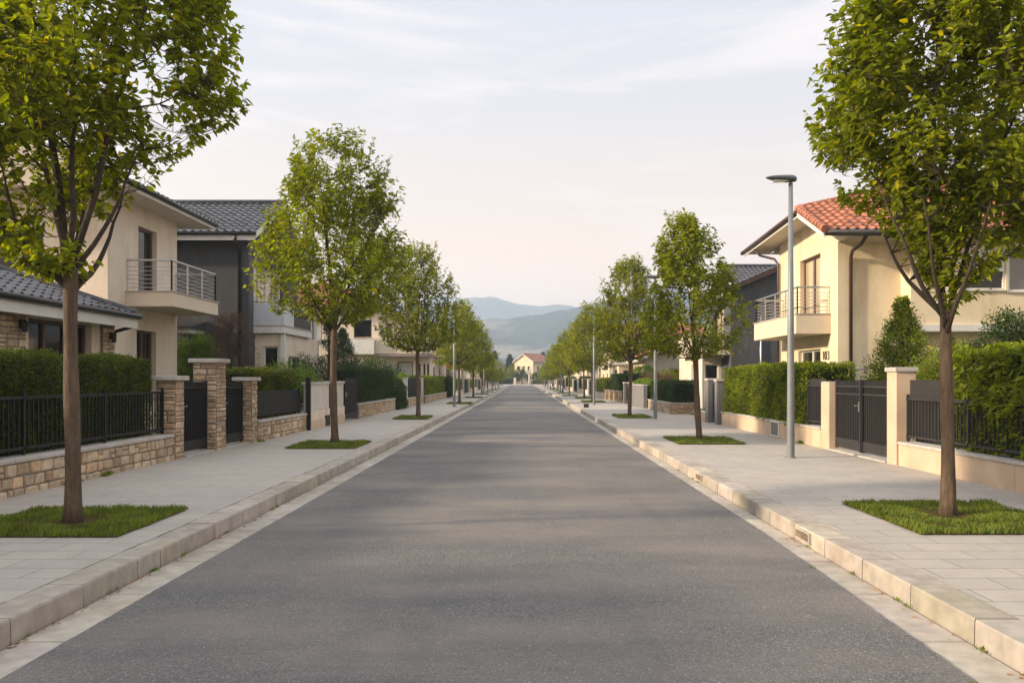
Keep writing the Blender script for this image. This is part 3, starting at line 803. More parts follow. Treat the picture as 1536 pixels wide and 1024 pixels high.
# ---------------------------------------------------------------- stone facing
def stones(mb, o, u, v, n, Lu, Lv, rows=(.10, .19), wid=(.12, .34), rg=None, gap=.012, relief=.024, thin=False):
    """irregular blocks on a rectangle: o origin, u/v/n unit vectors"""
    o, u, v, n = map(Vector, (o, u, v, n)); z = 0; pal = [(1, .97, .93), (1.12, 1.06, .97), (.92, .82, .72), (1.05, .9, .74), (.82, .78, .76), (1.2, 1.14, 1.04), (.88, .72, .58), (1.0, .93, .85), (.75, .66, .58)]
    while z < Lv-.02:
        h = rg.uniform(*rows)
        if Lv-z-h < rows[0]*.7: h = Lv-z
        x = 0
        while x < Lu-.01:
            w = rg.uniform(*wid)
            if Lu-x-w < wid[0]*.8: w = Lu-x
            cells = [(x, z, w, h)]
            if h > rows[0]*1.25 and rg.random() < .42: 
                k = rg.uniform(.4, .6); cells = [(x, z, w, h*k), (x, z+h*k, w, h*(1-k))]
            for (a, b, cw, chh) in cells:
                j = min(.026, chh*.16)
                r = relief*rg.uniform(.4, 1.2); c = rg.choice(pal); k = rg.uniform(.85, 1.12); mb.col = tuple(q*k for q in c)
                def J(): return rg.uniform(-j, j)
                cor = [(a+gap/2+abs(J()), b+gap/2+abs(J())*.6), (a+cw*rg.uniform(.35, .65), b+gap/2+J()*.3+.002), (a+cw-gap/2-abs(J()), b+gap/2+abs(J())*.6),
                       (a+cw-gap/2-abs(J()), b+chh-gap/2-abs(J())*.6), (a+cw*rg.uniform(.35, .65), b+chh-gap/2-abs(J())*.3), (a+gap/2+abs(J()), b+chh-gap/2-abs(J())*.6)]
                cu = a+cw/2; cv = b+chh/2
                out = [o+u*p[0]+v*p[1] for p in cor]
                inn = [o+u*(p[0]+(cu-p[0])*min(.3, .014/(abs(cu-p[0])+.01)))+v*(p[1]+(cv-p[1])*min(.3, .014/(abs(cv-p[1])+.01)))+n*(r*.8) for p in cor]
                top = [o+u*(p[0]+(cu-p[0])*.4)+v*(p[1]+(cv-p[1])*.4)+n*(r+rg.uniform(-.004, .004)) for p in cor]
                q = len(mb.v); mb.v += [tuple(p) for p in out+inn+top]
                for s_ in (0, 6):
                    for i in range(6): mb.f.append((q+s_+i, q+s_+(i+1) % 6, q+s_+6+(i+1) % 6, q+s_+6+i)); mb.m.append(mb.mi); mb.c.append(mb.col)
                mb.f.append(tuple(q+12+i for i in range(6))); mb.m.append(mb.mi); mb.c.append(mb.col)
            x += w
        z += h
    mb.col = (1, 1, 1)

def stone_block(root, x0, x1, y0, y1, z0, z1, seed, faces='sen', part='stone_face', **k):
    """mortar core with stones on chosen faces"""
    rg = random.Random(seed); c = MB(); c.box(x0, x1, y0, y1, z0, z1); c.mi = 1
    H = z1-z0
    if 'e' in faces: stones(c, (x1, y0, z0), (0, 1, 0), (0, 0, 1), (1, 0, 0), y1-y0, H, rg=rg, **k)
    if 'w' in faces: stones(c, (x0, y1, z0), (0, -1, 0), (0, 0, 1), (-1, 0, 0), y1-y0, H, rg=rg, **k)
    if 's' in faces: stones(c, (x0, y0, z0), (1, 0, 0), (0, 0, 1), (0, -1, 0), x1-x0, H, rg=rg, **k)
    if 'n' in faces: stones(c, (x1, y1, z0), (-1, 0, 0), (0, 0, 1), (0, 1, 0), x1-x0, H, rg=rg, **k)
    return c.build(part, [M['mortar'], M['stone']], root)

def stone_wall(label, x0, x1, y0, y1, h, seed, faces='e', cope=.06, over=.04, rows=(.13, .25), wid=(.12, .36), relief=.028):
    root = empty('stone_wall', ((x0+x1)/2, (y0+y1)/2, SW), label, 'wall')
    stone_block(root, x0, x1, y0, y1, SW-.05, SW+h-cope, seed, faces, rows=rows, wid=wid, relief=relief)
    m = MB(); y = y0
    while y < y1-.05:
        ln = min(.9, y1-y); 
        if y1-y-ln < .3: ln = y1-y
        m.box(x0-over, x1+over, y+.003, y+ln-.003, SW+h-cope, SW+h+random.uniform(-.003, .003)); y += ln
    m.build('coping', M['coping'], root, bevel=.012)
    return root

def stone_pillar(label, x0, x1, y0, y1, h, seed, faces='esn', cap=.09):
    root = empty('stone_pillar', ((x0+x1)/2, (y0+y1)/2, SW), label, 'pillar')
    stone_block(root, x0+.02, x1-.02, y0+.02, y1-.02, SW-.03, SW+h-cap, seed, faces, rows=(.075, .15), wid=(.16, .36), relief=.022)
    m = MB(); m.box(x0-.06, x1+.06, y0-.06, y1+.06, SW+h-cap, SW+h); m.build('cap', M['coping'], root, bevel=.012)
    return root

def render_wall(label, x0, x1, y0, y1, h, mat, cope=.05, over=.025, groove=None, cat='wall', name='low_wall'):
    root = empty(name, ((x0+x1)/2, (y0+y1)/2, SW), label, cat)
    m = MB()
    g = groove or (y1-y0); n = max(1, round((y1-y0)/g)); g = (y1-y0)/n
    for i in range(n): 
        t = rnd(.92, 1.06); m.col = (t, t, t)
        m.box(x0, x1, y0+i*g+(.004 if i else 0), y0+(i+1)*g-(.004 if i < n-1 else 0), SW-.04, SW+h-cope)
    m.col = (1, 1, 1)
    if n > 1: m.box(x0+.01, x1-.01, y0+.02, y1-.02, SW-.04, SW+h-cope-.01)
    m.build('wall_body', mat, root, bevel=.006, seg=1)
    c = MB(); c.box(x0-over, x1+over, y0, y1, SW+h-cope, SW+h); c.build('coping', M['coping'], root, bevel=.008)
    return root
def gate_pillar(label, x0, x1, y0, y1, h, mat, cap=.08, over=.03):
    root = empty('gate_pillar', ((x0+x1)/2, (y0+y1)/2, SW), label, 'pillar')
    m = MB(); m.box(x0, x1, y0, y1, SW-.03, SW+h-cap); m.build('shaft', mat, root, bevel=.01)
    m = MB(); m.box(x0-over, x1+over, y0-over, y1+over, SW+h-cap, SW+h); m.build('cap', M['coping'], root, bevel=.01)
    return root

# ---------------------------------------------------------------- metalwork
def fence(label, x, y0, y1, z0, z1, mat, gap=.115, post_gap=2.0, rail=.04, sheet=None, spikes=.03, group=None, bar=.018):
    root = empty('metal_fence', (x, (y0+y1)/2, z0), label, 'fence', group)
    boxes('rail', [(x-rail/2, x+rail/2, y0, y1, z1-.10, z1-.06), (x-rail/2, x+rail/2, y0, y1, z0+.08, z0+.12)], mat, root)
    p = MB(); n = max(2, int((y1-y0)/gap)); 
    for i in range(1, n):
        y = y0+(y1-y0)*i/n; p.box(x-bar/2, x+bar/2, y-bar/2, y+bar/2, z0+.05, z1-.06+spikes+.06*(spikes > 0))
    p.build('pickets', mat, root)
    k = max(1, round((y1-y0)/post_gap))
    for i in range(k+1):
        y = y0+(y1-y0)*i/k; y = min(max(y, y0+.03), y1-.03)
        q = MB(); q.box(x-.02, x+.02, y-.02, y+.02, z0, z1+.0); q.build('post', mat, root)
    if sheet:
        s = MB(); a, b, zt = sheet; nn = int((b-a)/.07)
        for i in range(nn): 
            ya = a+(b-a)*i/nn; s.box(x+.028, x+.034+.008*(i % 2), ya, ya+(b-a)/nn-.004, z0+.1, zt)
        s.build('privacy_panel', mat, root)
    return root
def gate(label, x, y0, y1, z0, z1, mat, solid=True, leaves=1, gap=.09, side=-1, midrail=None):
    """vertical-bar gate in the plane X=x; side = direction of the street"""
    root = empty('metal_gate', (x, (y0+y1)/2, z0), label, 'gate')
    for k in range(leaves):
        a = y0+(y1-y0)*k/leaves+.02; b = y0+(y1-y0)*(k+1)/leaves-.02
        lf = MB(); t = .03
        lf.box(x-t, x+t, a, a+.06, z0+.02, z1+.04); lf.box(x-t, x+t, b-.06, b, z0+.02, z1+.04)
        lf.box(x-t, x+t, a+.06, b-.06, z0+.05, z0+.25); lf.box(x-t*.8, x+t*.8, a+.06, b-.06, z1-.12, z1-.08)
        if midrail: lf.box(x-t*.9, x+t*.9, a+.06, b-.06, z1-midrail, z1-midrail+.04)
        leaf = lf.build('gate_leaf', mat, root, bevel=.003, seg=1)
        pk = MB(); n = int((b-a-.12)/gap)
        for i in range(1, n):
            y = a+.06+(b-a-.12)*i/n; pk.box(x-.014, x+.014, y-.012, y+.012, z0+.25, z1+.02)
        pk.build('pickets', mat, leaf)
        if solid:
            s = MB(); s.box(x-side*.018-.003, x-side*.018+.003, a+.06, b-.06, z0+.25, z1-.1); s.build('backing_sheet', mat, leaf)
    h = MB(); yy = y0+.1 if leaves == 1 else (y0+y1)/2+.06
    h.box(x+side*.03, x+side*.045, yy-.03, yy+.03, z0+.85, z0+1.05); h.tube([(x+side*.045, yy, z0+.97), (x+side*.09, yy, z0+.97), (x+side*.09, yy+.11, z0+.97)], .009, 6)
    h.build('handle', M['steel'], root)
    return root
def street_lamp(label, x, y, d, H=5.5, rb=.075):
    root = empty('street_lamp', (x, y, SW), label, 'street lamp', 'street lamps along the pavements')
    m = MB(); m.tube([(x, y, SW-.02), (x, y, SW+.02), (x, y, SW+2.5), (x, y, SW+H-.06)], [rb, rb, rb*.86, rb*.55], 16); m.build('pole', M['lamp_grey'], root, smooth=True)
    b = MB(); b.tube([(x, y, SW-.01), (x, y, SW+.015)], rb*1.5, 16); b.build('base_plate', M['lamp_grey'], root)
    # flattened head, lofted sections
    sec = [(-.10, .07, .07, 0), (-.05, .095, .105, .0), (.06, .098, .14, .0), (.2, .08, .155, .012), (.34, .056, .13, .028), (.44, .03, .085, .04), (.49, .01, .03, .045)]
    h = MB(); vs = []; fs = []; k = 14
    for (s, hh, ww, dz) in sec:
        for i in range(k):
            t = 2*math.pi*i/k; zz = math.sin(t)*hh*(1 if math.sin(t) > 0 else .45)
            vs.append((x+d*s, y+math.cos(t)*ww, SW+H+zz+dz))
    for j in range(len(sec)-1):
        for i in range(k): fs.append((j*k+i, j*k+(i+1) % k, (j+1)*k+(i+1) % k, (j+1)*k+i))
    fs.append(tuple(range(k))); fs.append(tuple((len(sec)-1)*k+i for i in range(k))); h.add(vs, fs)
    hd = h.build('lamp_head', M['lamp_head'], root, smooth=True)
    l = MB(); l.box(min(x+d*.05, x+d*.34), max(x+d*.05, x+d*.34), y-.09, y+.09, SW+H-.035, SW+H-.02); l.build('lens', M['lens'], hd, bevel=.005)
    return root
# ---------------------------------------------------------------- more roofs
def slab_gable(root, axis, a0, a1, b0, b1, ze, rise, over, wallmat, tmat, res=4, gm='gutter', ov_end=None, verge='white'):
    """thin sloping roof with open gables; axis = ridge direction. a = across ridge, b = along ridge (wall box)"""
    oe = over if ov_end is None else ov_end
    A0, A1, B0, B1 = a0-over, a1+over, b0-oe, b1+oe; am = (a0+a1)/2; t = .16
    sl = rise/(am-A0)
    ch = [(A0, ze), (am, ze+rise), (A1, ze), (A1, ze+t), (am, ze+rise+t), (A0, ze+t)]
    m = MB(); m.prism(ch, B0, B1, axis); rf = m.build('roof', M['soffit'], root)
    g = MB(); zi = ze+sl*over; g.prism([(a0+.02, zi-.5), (a1-.02, zi-.5), (a1-.02, zi-.01), (am, ze+rise-.01), (a0+.02, zi-.01)], b0+.003, b1-.003, axis); g.build('gable_wall', wallmat, root)
    def W(a, b, z): return (b, a, z) if axis == 'x' else (a, b, z)
    for a, sg in ((A0, -1), (A1, 1)):
        P0, P1, P3 = W(a+sg*.05, B0-.03, ze+t-.01), W(a+sg*.05, B1+.03, ze+t-.01), W(am, B0-.03, ze+rise+t+.02)
        tile_plane('roof_tiles', rf, P0, P1, P3, tmat, res=res)
        gutter(root, [W(a+sg*.08, B0-.05, ze+t-.05), W(a+sg*.08, B1+.05, ze+t-.05)], M[gm])
    for a, sg in ((A0, -1), (A1, 1)):
        f = MB(); x, y = sorted((a+sg*.004, a+sg*.022))
        if axis == 'x': f.box(B0, B1, x, y, ze-.14, ze+t)
        else: f.box(x, y, B0, B1, ze-.14, ze+t)
        f.build('fascia', M['white'], root)
    r_ = MB(); r_.tube([W(am, B0-.06, ze+rise+t+.06), W(am, B1+.06, ze+rise+t+.06)], .11, 8); r_.build('ridge_tiles', tmat, rf)
    for b in (B0-.014, B1+.014):
        v = MB()
        for a in (A0, A1):
            v.prism([(a, ze-.05), (a, ze+t+.02), (am, ze+rise+t+.02), (am, ze+rise-.07)], b-.011, b+.011, axis)
        v.build('verge', M[verge], root)
    return rf
def hip_roof(root, x0, x1, y0, y1, ze, slope, over, tmat, res=4, gm='gutter'):
    X0, X1, Y0, Y1 = x0-over, x1+over, y0-over, y1+over; t = .16; z = ze+t
    hw = min(X1-X0, Y1-Y0)/2; rise = hw*slope
    if X1-X0 < Y1-Y0: r0, r1 = ((X0+X1)/2, Y0+hw), ((X0+X1)/2, Y1-hw)
    else: r0, r1 = (X0+hw, (Y0+Y1)/2), (X1-hw, (Y0+Y1)/2)
    m = MB(); m.box(X0, X1, Y0, Y1, ze, z-.01)
    c = [(X0, Y0), (X1, Y0), (X1, Y1), (X0, Y1)]
    rf = m.build('roof', M['soffit'], root)
    f = MB(); e = .02; f.box(X0-e, X1+e, Y0-e, Y0-.003, ze-.05, z); f.box(X0-e, X1+e, Y1+.003, Y1+e, ze-.05, z); f.box(X0-e, X0-.003, Y0, Y1, ze-.05, z); f.box(X1+.003, X1+e, Y0, Y1, ze-.05, z); f.build('fascia', M['white'], root)
    tall = X1-X0 < Y1-Y0
    def pl(P0, P1, din, L):
        P0 = Vector((*P0, z)); P1 = Vector((*P1, z)); W = math.hypot(hw, rise); P3 = P0+Vector((din[0]*hw, din[1]*hw, rise))
        l = (P1-P0).length; o = .05
        poly = [(-1, -.1), (l+1, -.1), (l-hw, W), (hw, W)] if l > 2*hw+.01 else [(-1, -.1), (l+1, -.1), (l/2, W)]
        poly[0] = (0-.01, 0); poly[1] = (l+.01, 0)
        tile_plane('roof_tiles', rf, P0, P1, P3, tmat, res=res, poly=poly)
    pl(c[0], c[1], (0, 1), 0); pl(c[1], c[2], (-1, 0), 0); pl(c[2], c[3], (0, -1), 0); pl(c[3], c[0], (1, 0), 0)
    under = MB(); zz = -.03
    R0, R1 = (*r0, z+rise+zz), (*r1, z+rise+zz); C = [(*q, z+zz+.02) for q in c]
    if tall: under.face([C[0], C[1], R0]); under.face([C[1], C[2], R1, R0]); under.face([C[2], C[3], R1]); under.face([C[3], C[0], R0, R1])
    else: under.face([C[0], C[1], R1, R0]); under.face([C[1], C[2], R1]); under.face([C[2], C[3], R0, R1]); under.face([C[3], C[0], R0])
    under.build('underlay', tmat, rf)
    h = MB(); k = .05
    rr = [(*r0, z+rise+k), (*r1, z+rise+k)]
    if rr[0] != rr[1]: h.tube(rr, .1, 8)
    for i, q in enumerate(c):
        near = min(rr, key=lambda r_: (r_[0]-q[0])**2+(r_[1]-q[1])**2); h.tube([(*q, z+k), near], .09, 8)
    h.build('hip_tiles', tmat, rf)
    gutter(root, [(X1+.08, Y0-.08, z-.04), (X1+.08, Y1+.08, z-.04)], M[gm]); gutter(root, [(X0-.08, Y0-.08, z-.04), (X0-.08, Y1+.08, z-.04)], M[gm])
    gutter(root, [(X0-.08, Y0-.08, z-.045), (X1+.08, Y0-.08, z-.045)], M[gm]); gutter(root, [(X0-.08, Y1+.08, z-.045), (X1+.08, Y1+.08, z-.045)], M[gm])
    return rf
def wall_lamp(root, x, y, z, d):
    m = MB(); m.box(x, x+d*.05, y-.04, y+.04, z-.06, z+.1); m.tube([(x+d*.09, y, z-.14), (x+d*.09, y, z+.05), (x+d*.09, y, z+.1)], [.05, .06, .02], 8)
    m.build('wall_light', M['rubber'], root)

# ================================================================ HOUSES
def house_left_beige():
    h = empty('house', (-14, 24, SW), 'beige two-storey house on the left with steel-railed balcony and dark low side roof', 'house')
    B = M['stucco_beige']
    block(h, -20, -11.43, 22, 26.4, -.1, 6.8, B, {'e': [(23.75, 24.95, 4.2, 6.25, 'dark', 1), (23.65, 24.9, 1.0, 3.15, 'dark', 2)], 's': [(-14.7, -13.2, 4.6, 5.9, 'white', 2)]}, depth=.2)
    gable_roof_y(h, -20, -11.43, 22, 26.4, 6.8, 2.1, .9, M['tile_dark'])
    balcony(h, -11.43, -10.07, 23, 26.4, 4.2, .42, M['stucco_cream'], 'e')
    block(h, -14.2, -9.9, 11.5, 19.25, -.1, 3.12, B, {'e': [(16.0, 18.35, .9, 2.93, 'dark', 3)]}, depth=.2)
    hip_roof(h, -14.2, -9.9, 11.5, 19.05, 3.1, .40, .45, M['tile_dark'])
    block(h, -17, -11.55, 19.25, 22, -.1, 3.1, B, top=True)
    f = MB(); f.box(-9.43, -9.40, 11.1, 19.5, 2.92, 3.12); f.build('deep_fascia', M['white'], h)
    stone_block(h, -9.9, -9.84, 15.0, 15.82, .1, 3.0, 5, 'es', 'stone_cladding', rows=(.08, .17), wid=(.2, .45))
    stone_block(h, -9.9, -9.84, 18.72, 19.26, .1, 3.0, 6, 'en', 'stone_cladding', rows=(.08, .17), wid=(.18, .4))
    wall_lamp(h, -9.81, 15.6, 2.75, 1); wall_lamp(h, -9.81, 19.0, 2.7, 1)
    downpipe(h, [(-9.45, 19.42, 3.1), (-9.55, 19.45, 2.95), (-9.85, 19.36, 2.85), (-9.95, 19.34, 2.75), (-9.95, 19.34, .2)], M['gutter'])
def house_left_grey():
    h = empty('house', (-15, 33, SW), 'dark grey house on the left with dark tiled roof and frosted-panel balcony', 'house')
    G = M['stucco_grey']
    block(h, -21, -10.3, 30, 36.4, -.1, 6.95, G, {'e': [(30.55, 34.2, 3.75, 6.1, 'whitecurtain', 4)]}, depth=.16)
    slab_gable(h, 'x', 30, 36.4, -21, -10.3, 6.95, 1.85, .5, G, M['tile_dark'], ov_end=.42)
    s = balcony(h, -10.3, -9.13, 30.5, 34.6, 3.72, .28, M['white'], 'e', 'panel')
    m = MB(); m.box(-9.2, -9.17, 32.0, 34.5, 3.75, 4.52); m.build('dark_panel', M['grey_metal'], s)
    block(h, -10.3, -9.25, 30.7, 36.2, -.1, 3.42, M['stucco_beige'], {'s': [(-10.0, -9.4, .3, 2.95, 'white', 1)], 'e': [(31.5, 33.0, .9, 2.6, 'white', 2)]})
    m = MB(); m.box(-9.3, -9.15, 30.62, 30.8, 0, 3.42); m.build('corner_post', M['white'], h)
    downpipe(h, [(-10.62, 29.42, 6.98), (-10.62, 29.5, 6.75), (-10.62, 29.92, 6.5), (-10.62, 29.93, .2)], M['gutter'], .07)
    m = MB(); m.box(-12.9, -11.95, 28.6, 30, 3.35, 3.5); c = m.build('porch_canopy', M['white'], h)
    m = MB(); m.prism([(28.5, 3.5), (30, 3.5), (30, 3.85), (28.5, 3.56)], -13, -11.85, 'x'); m.build('canopy_roof', M['tile_dark'], c)
def house_left_far():
    h = empty('house', (-13, 64, SW), 'beige house on the left with red tiled roof and long curved terrace parapet', 'house')
    B = M['stucco_beige']
    block(h, -21, -6.75, 58, 70, -.1, 3.45, B, {'s': [(-9.15, -8.0, .7, 2.95, 'shutter', 1), (-7.6, -7.45, .8, 2.8, 'black', 1), (-7.25, -7.1, .8, 2.8, 'black', 1), (-6.98, -6.84, .8, 2.8, 'black', 1), (-13.4, -12.0, .6, 2.8, 'dark', 2)], 'e': [(60, 61.2, .9, 2.6, 'dark', 2), (64, 65.2, .9, 2.6, 'dark', 2)]}, top=True)
    block(h, -21, -10.4, 58.02, 69, 3.45, 6.7, B, {'s': [(-12.3, -11.0, 4.7, 5.98, 'dark', 1), (-16, -14.6, 4.3, 6.0, 'shutter', 2)], 'e': [(60.5, 62.5, 3.7, 5.9, 'white', 2)]})
    hip_roof(h, -21, -10.4, 58.02, 69, 6.7, .42, .45, M['tile_red'], res=4)
    # terrace with rounded corner
    m = MB(); arc = [(-6.75+.0, 57.7)]; pts = [(-10.6, 57.25), (-7.5, 57.25)]+[(-7.5+.9*math.sin(t*R(15)), 58.15-.9*math.cos(t*R(15))) for t in range(1, 7)]+[(-6.6, 66)]
    m.prism([(p[0], p[1]) for p in pts]+[(-7.0, 66), (-7.0, 58.3), (-10.6, 58.0)], 3.5, 4.62, 'z'); m.build('terrace_parapet', M['stucco_cream'], h)
    m = MB(); pts2 = [(p[0]+(.12 if i > 1 else 0), p[1]-.12) for i, p in enumerate(pts)]
    m.prism(pts2+[(-7.0, 66), (-10.6, 58.0)], 3.3, 3.46, 'z'); m.build('terrace_edge', plain('mauve_eave_band', (.27, .21, .2), .6), h)
    m = MB(); m.box(-12.5, -10.62, 56.9, 58, 3.45, 3.62); m.box(-12.5, -10.62, 56.9, 56.98, 3.62, 4.5); m.box(-10.7, -10.62, 56.98, 58, 3.62, 4.5); m.box(-12.5, -12.42, 56.98, 58, 3.62, 4.5); m.build('balcony', M['white'], h, bevel=.01)
    m = MB(); m.box(-6.75, -5.95, 61.5, 66, 3.02, 3.2); m.box(-5.99, -5.95, 61.5, 66, 3.2, 3.3); m.build('balcony', M['white'], h)
    r = MB(); 
    for k in range(12): r.box(-6.03, -6.0, 61.6+k*.38, 61.63+k*.38, 3.2, 4.1)
    r.box(-6.04, -5.99, 61.5, 66, 4.1, 4.14); r.build('railing', M['black_metal'], h)
    downpipe(h, [(-16.8, 57.5, 6.7), (-16.8, 57.93, 6.4), (-16.8, 57.94, .2)], M['gutter'], .06)
def house_right_yellow():
    h = empty('house', (14, 29, SW), 'pale yellow house on the right with terracotta roof and steel-railed balcony', 'house')
    Y = M['stucco_yellow']
    block(h, 10.38, 22, 26.4, 32.4, -.1, 6.24, Y, {'w': [(27.95, 30.0, 3.93, 6.1, 'curtain', 2), (27.95, 30.2, .4, 2.75, 'white', 2)], 's': [(14.5, 15.45, 1.9, 2.98, 'white', 1)]}, depth=.2)
    m = MB(); m.prism([(25.24, 6.22), (27.6, 7.36), (32.4, 7.09), (32.4, 6.24), (26.4, 6.24), (26.4, 6.22)], 10.383, 10.55, 'x'); m.build('gable_wall', Y, h)
    block(h, 12.45, 20.5, 25.7, 26.4, 3.44, 6.2, Y, {'s': [(14.15, 15.5, 4.55, 5.85, 'white', 1), (15.58, 17.6, 4.5, 5.85, 'blind', 1)]}, name='bay_wall', depth=.1)
    m = MB(); m.box(14.24, 15.41, 25.66, 25.72, 5.15, 5.82); m.build('roller_box', M['white'], h)
    m = MB(); m.box(12.35, 20.6, 25.6, 26.4, 3.22, 3.44); m.build('white_band', M['white'], h, bevel=.008)
    # roof
    t = .14; A, Bp, C, D, R1, R2, E = (9.5, 25.2, 6.35), (9.5, 27.6, 7.5), (9.5, 34.2, 7.15), (23, 25.2, 6.35), (14.5, 30.2, 8.95), (23, 30.2, 8.95), (23, 34.2, 7.15)
    d = lambda p, q=t: (p[0], p[1], p[2]-q)
    m = MB()
    for f in ((A, D, R2, R1, Bp), (Bp, R1, C), (C, R1, R2, E)): m.face([d(p, .02) for p in f])
    w = [(10.5, 25.2, 6.21), (10.5, 27.6, 7.36), (10.5, 34.2, 7.01)]
    m.face([d(A), w[0], w[1], d(Bp)]); m.face([d(Bp), w[1], w[2], d(C)])
    m.face([w[0], (23, 25.2, 6.21), (23, 26.6, 6.21), (10.5, 26.6, 6.21)]); m.face([(10.5, 32.2, 7.0), w[2], (23, 34.2, 7.01), (23, 32.2, 7.0)])
    rf = m.build('roof', M['soffit'], h)
    tm = M['tile_red']; L = 13.5; W = math.hypot(5, 2.6)
    tile_plane('roof_tiles', rf, (9.5, 25.15, 6.36), (23, 25.15, 6.36), (9.5, 30.2, 8.98), tm, tu=.30, tv=.36, amp=.045, lip=.035, res=6, poly=[(0, 0), (L, 0), (L, W), (5.0, W), (0, W*2.45/5)])
    m = MB(); m.face([Bp, C, R1]); m.face([(p[0], p[1], p[2]+.02) for p in (C, E, R2, R1)]); m.build('rear_slopes', tm, rf)
    m = MB()
    for k in range(11):   # barrel tiles up the verge and on along the hip
        a = Vector((9.47, 25.1, 6.40)).lerp(Vector((9.47, 27.6, 7.57)), k/11); b = Vector((9.47, 25.1, 6.40)).lerp(Vector((9.47, 27.6, 7.57)), (k+1.25)/11)
        m.tube([a, b], [.135, .11], 9)
    for k in range(16):
        p, q = Vector((9.5, 27.6, 7.58)), Vector((14.5, 30.2, 9.03)); m.tube([p.lerp(q, k/16), p.lerp(q, (k+1.25)/16)], [.125, .10], 9)
    m.tube([(14.5, 30.2, 9.03), (23, 30.2, 9.03)], .12, 9); m.build('hip_tiles', tm, rf)
    v = MB(); v.prism([(25.15, 6.18), (25.15, 6.36), (27.6, 7.52), (27.6, 7.34)], 9.42, 9.46, 'x'); v.build('verge', M['white'], h)
    v = MB(); v.prism([(25.12, 6.12), (25.12, 6.2), (27.6, 7.36), (34.25, 7.0), (34.25, 6.92), (27.6, 7.26)], 9.44, 9.48, 'x'); v.build('verge_edge', M['white'], h)
    f = MB(); f.box(9.5, 23, 25.155, 25.18, 6.2, 6.36); f.build('fascia', M['gutter_brown'], h)
    gutter(h, [(9.55, 25.08, 6.30), (23, 25.08, 6.30)], M['gutter'], .09)
    gutter(h, [(9.38, 27.55, 7.42), (9.38, 34.3, 7.07)], M['gutter_brown'], .085)
    balcony(h, 9.2, 10.38, 27.0, 31.9, 3.88, .66, M['stucco_cream'], 'w')
    downpipe(h, [(10.78, 25.15, 6.2), (10.78, 25.5, 6.0), (10.78, 26.2, 5.9), (10.78, 26.33, 5.7), (10.78, 26.33, .2)], M['gutter_brown'], .06)
    downpipe(h, [(9.5, 32.9, 7.0), (9.7, 32.8, 6.75), (10.2, 32.5, 6.55), (10.3, 32.3, 6.3), (10.3, 32.3, .2)], M['gutter_brown'], .05)
    hx, w_, hh = 10.362, .075, .14     # number 103, read from the street: first digit farthest north
    def dig(name, yc, strokes):
        d = MB()
        for st in strokes: d.tube([(hx, yc-p[0]*w_, 2.5+p[1]*hh) for p in st], .017, 6)
        d.build(name, M['gutter'], h)
    dig('house_number', 27.62, [[(-.5, .55), (.1, 1), (.1, -1)]])
    dig('house_number', 27.42, [[(math.cos(R(a)), math.sin(R(a))) for a in range(0, 361, 30)]])
    dig('house_number', 27.19, [[(-.8, .8), (0, 1), (.8, .7), (.7, .2), (0, .05), (.8, -.2), (.85, -.7), (0, -1), (-.8, -.8)]])
    # terrace wall with handrail in front of the house
    w = empty('terrace_wall', (10.4, 22.1, SW), 'low cream terrace wall with thin handrail behind the right double gate', 'wall')
    m = MB(); m.box(8.3, 12.6, 22, 22.2, 0, 1.62); m.build('wall_body', M['stucco_cream'], w); m = MB(); m.box(8.27, 12.63, 21.97, 22.23, 1.62, 1.68); m.build('coping', M['coping'], w)
    m = MB(); m.tube([(8.35, 22.1, 1.98), (12.6, 22.1, 1.98)], .028, 8)
    for k in range(6): m.box(8.35+k*.84, 8.38+k*.84, 22.08, 22.12, 1.68, 1.97)
    m.build('handrail', M['white'], w)
def house_right_grey():
    h = empty('house', (14, 46, SW), 'dark grey house on the right beyond the pale yellow one', 'house')
    G = M['stucco_grey']
    block(h, 10.9, 20, 42, 47, -.1, 6.4, G, {'w': [(43.5, 45.5, 3.4, 5.6, 'curtain', 2)]})
    slab_gable(h, 'y', 10.9, 20, 42, 47, 6.15, 2.15, .5, G, M['tile_dark'], ov_end=.35, verge='gutter_brown')
    block(h, 12.6, 20, 47.05, 53, -.1, 7.2, G); slab_gable(h, 'x', 47.05, 53, 12.6, 20, 7.05, 1.5, .4, G, M['tile_dark'])
    s = balcony(h, 9.4, 10.9, 42.2, 48.2, 3.3, .33, M['stucco_cream'], 'w')
    m = MB(); m.box(9.28, 9.36, 43.3, 48.2, 2.95, 4.15); m.build('parapet', M['stucco_cream'], s)
    block(h, 9.75, 10.9, 44, 50, -.1, 2.95, M['stucco_beige'], {'s': [(10.0, 10.75, .3, 2.5, 'white', 1)], 'w': [(45, 46.4, .5, 2.5, 'white', 2)]})
    m = MB(); m.tube([(9.5, 42.5, .1), (9.5, 42.5, 2.97)], .09, 10); m.build('column', M['white'], h)
    downpipe(h, [(12.45, 41.93, 5), (12.45, 41.93, .2)], M['steel'], .05)
def house_right_cream():
    h = empty('house', (12, 62, SW), 'low cream bungalow on the right with orange tiled roof', 'house')
    K = M['stucco_cream']
    block(h, 8.5, 16, 56, 68, -.1, 3.1, K, {'s': [(10.3, 11.3, .3, 2.4, 'dark', 1), (12.5, 14, .9, 2.4, 'white', 2)], 'w': [(58, 59.4, 1, 2.4, 'white', 2)]})
    slab_gable(h, 'y', 8.5, 16, 56, 68, 3.05, 1.35, .45, K, M['tile_red'])
    block(h, 7.4, 8.5, 62, 67, -.1, 2.8, K, {'s': [(7.7, 8.25, 1, 2.4, 'white', 1)], 'w': [(63, 65, 1, 2.4, 'shutter', 2)]}, top=True)
    m = MB(); m.box(7.1, 8.8, 61.6, 67.3, 2.8, 2.95); m.build('flat_roof', M['white'], h)
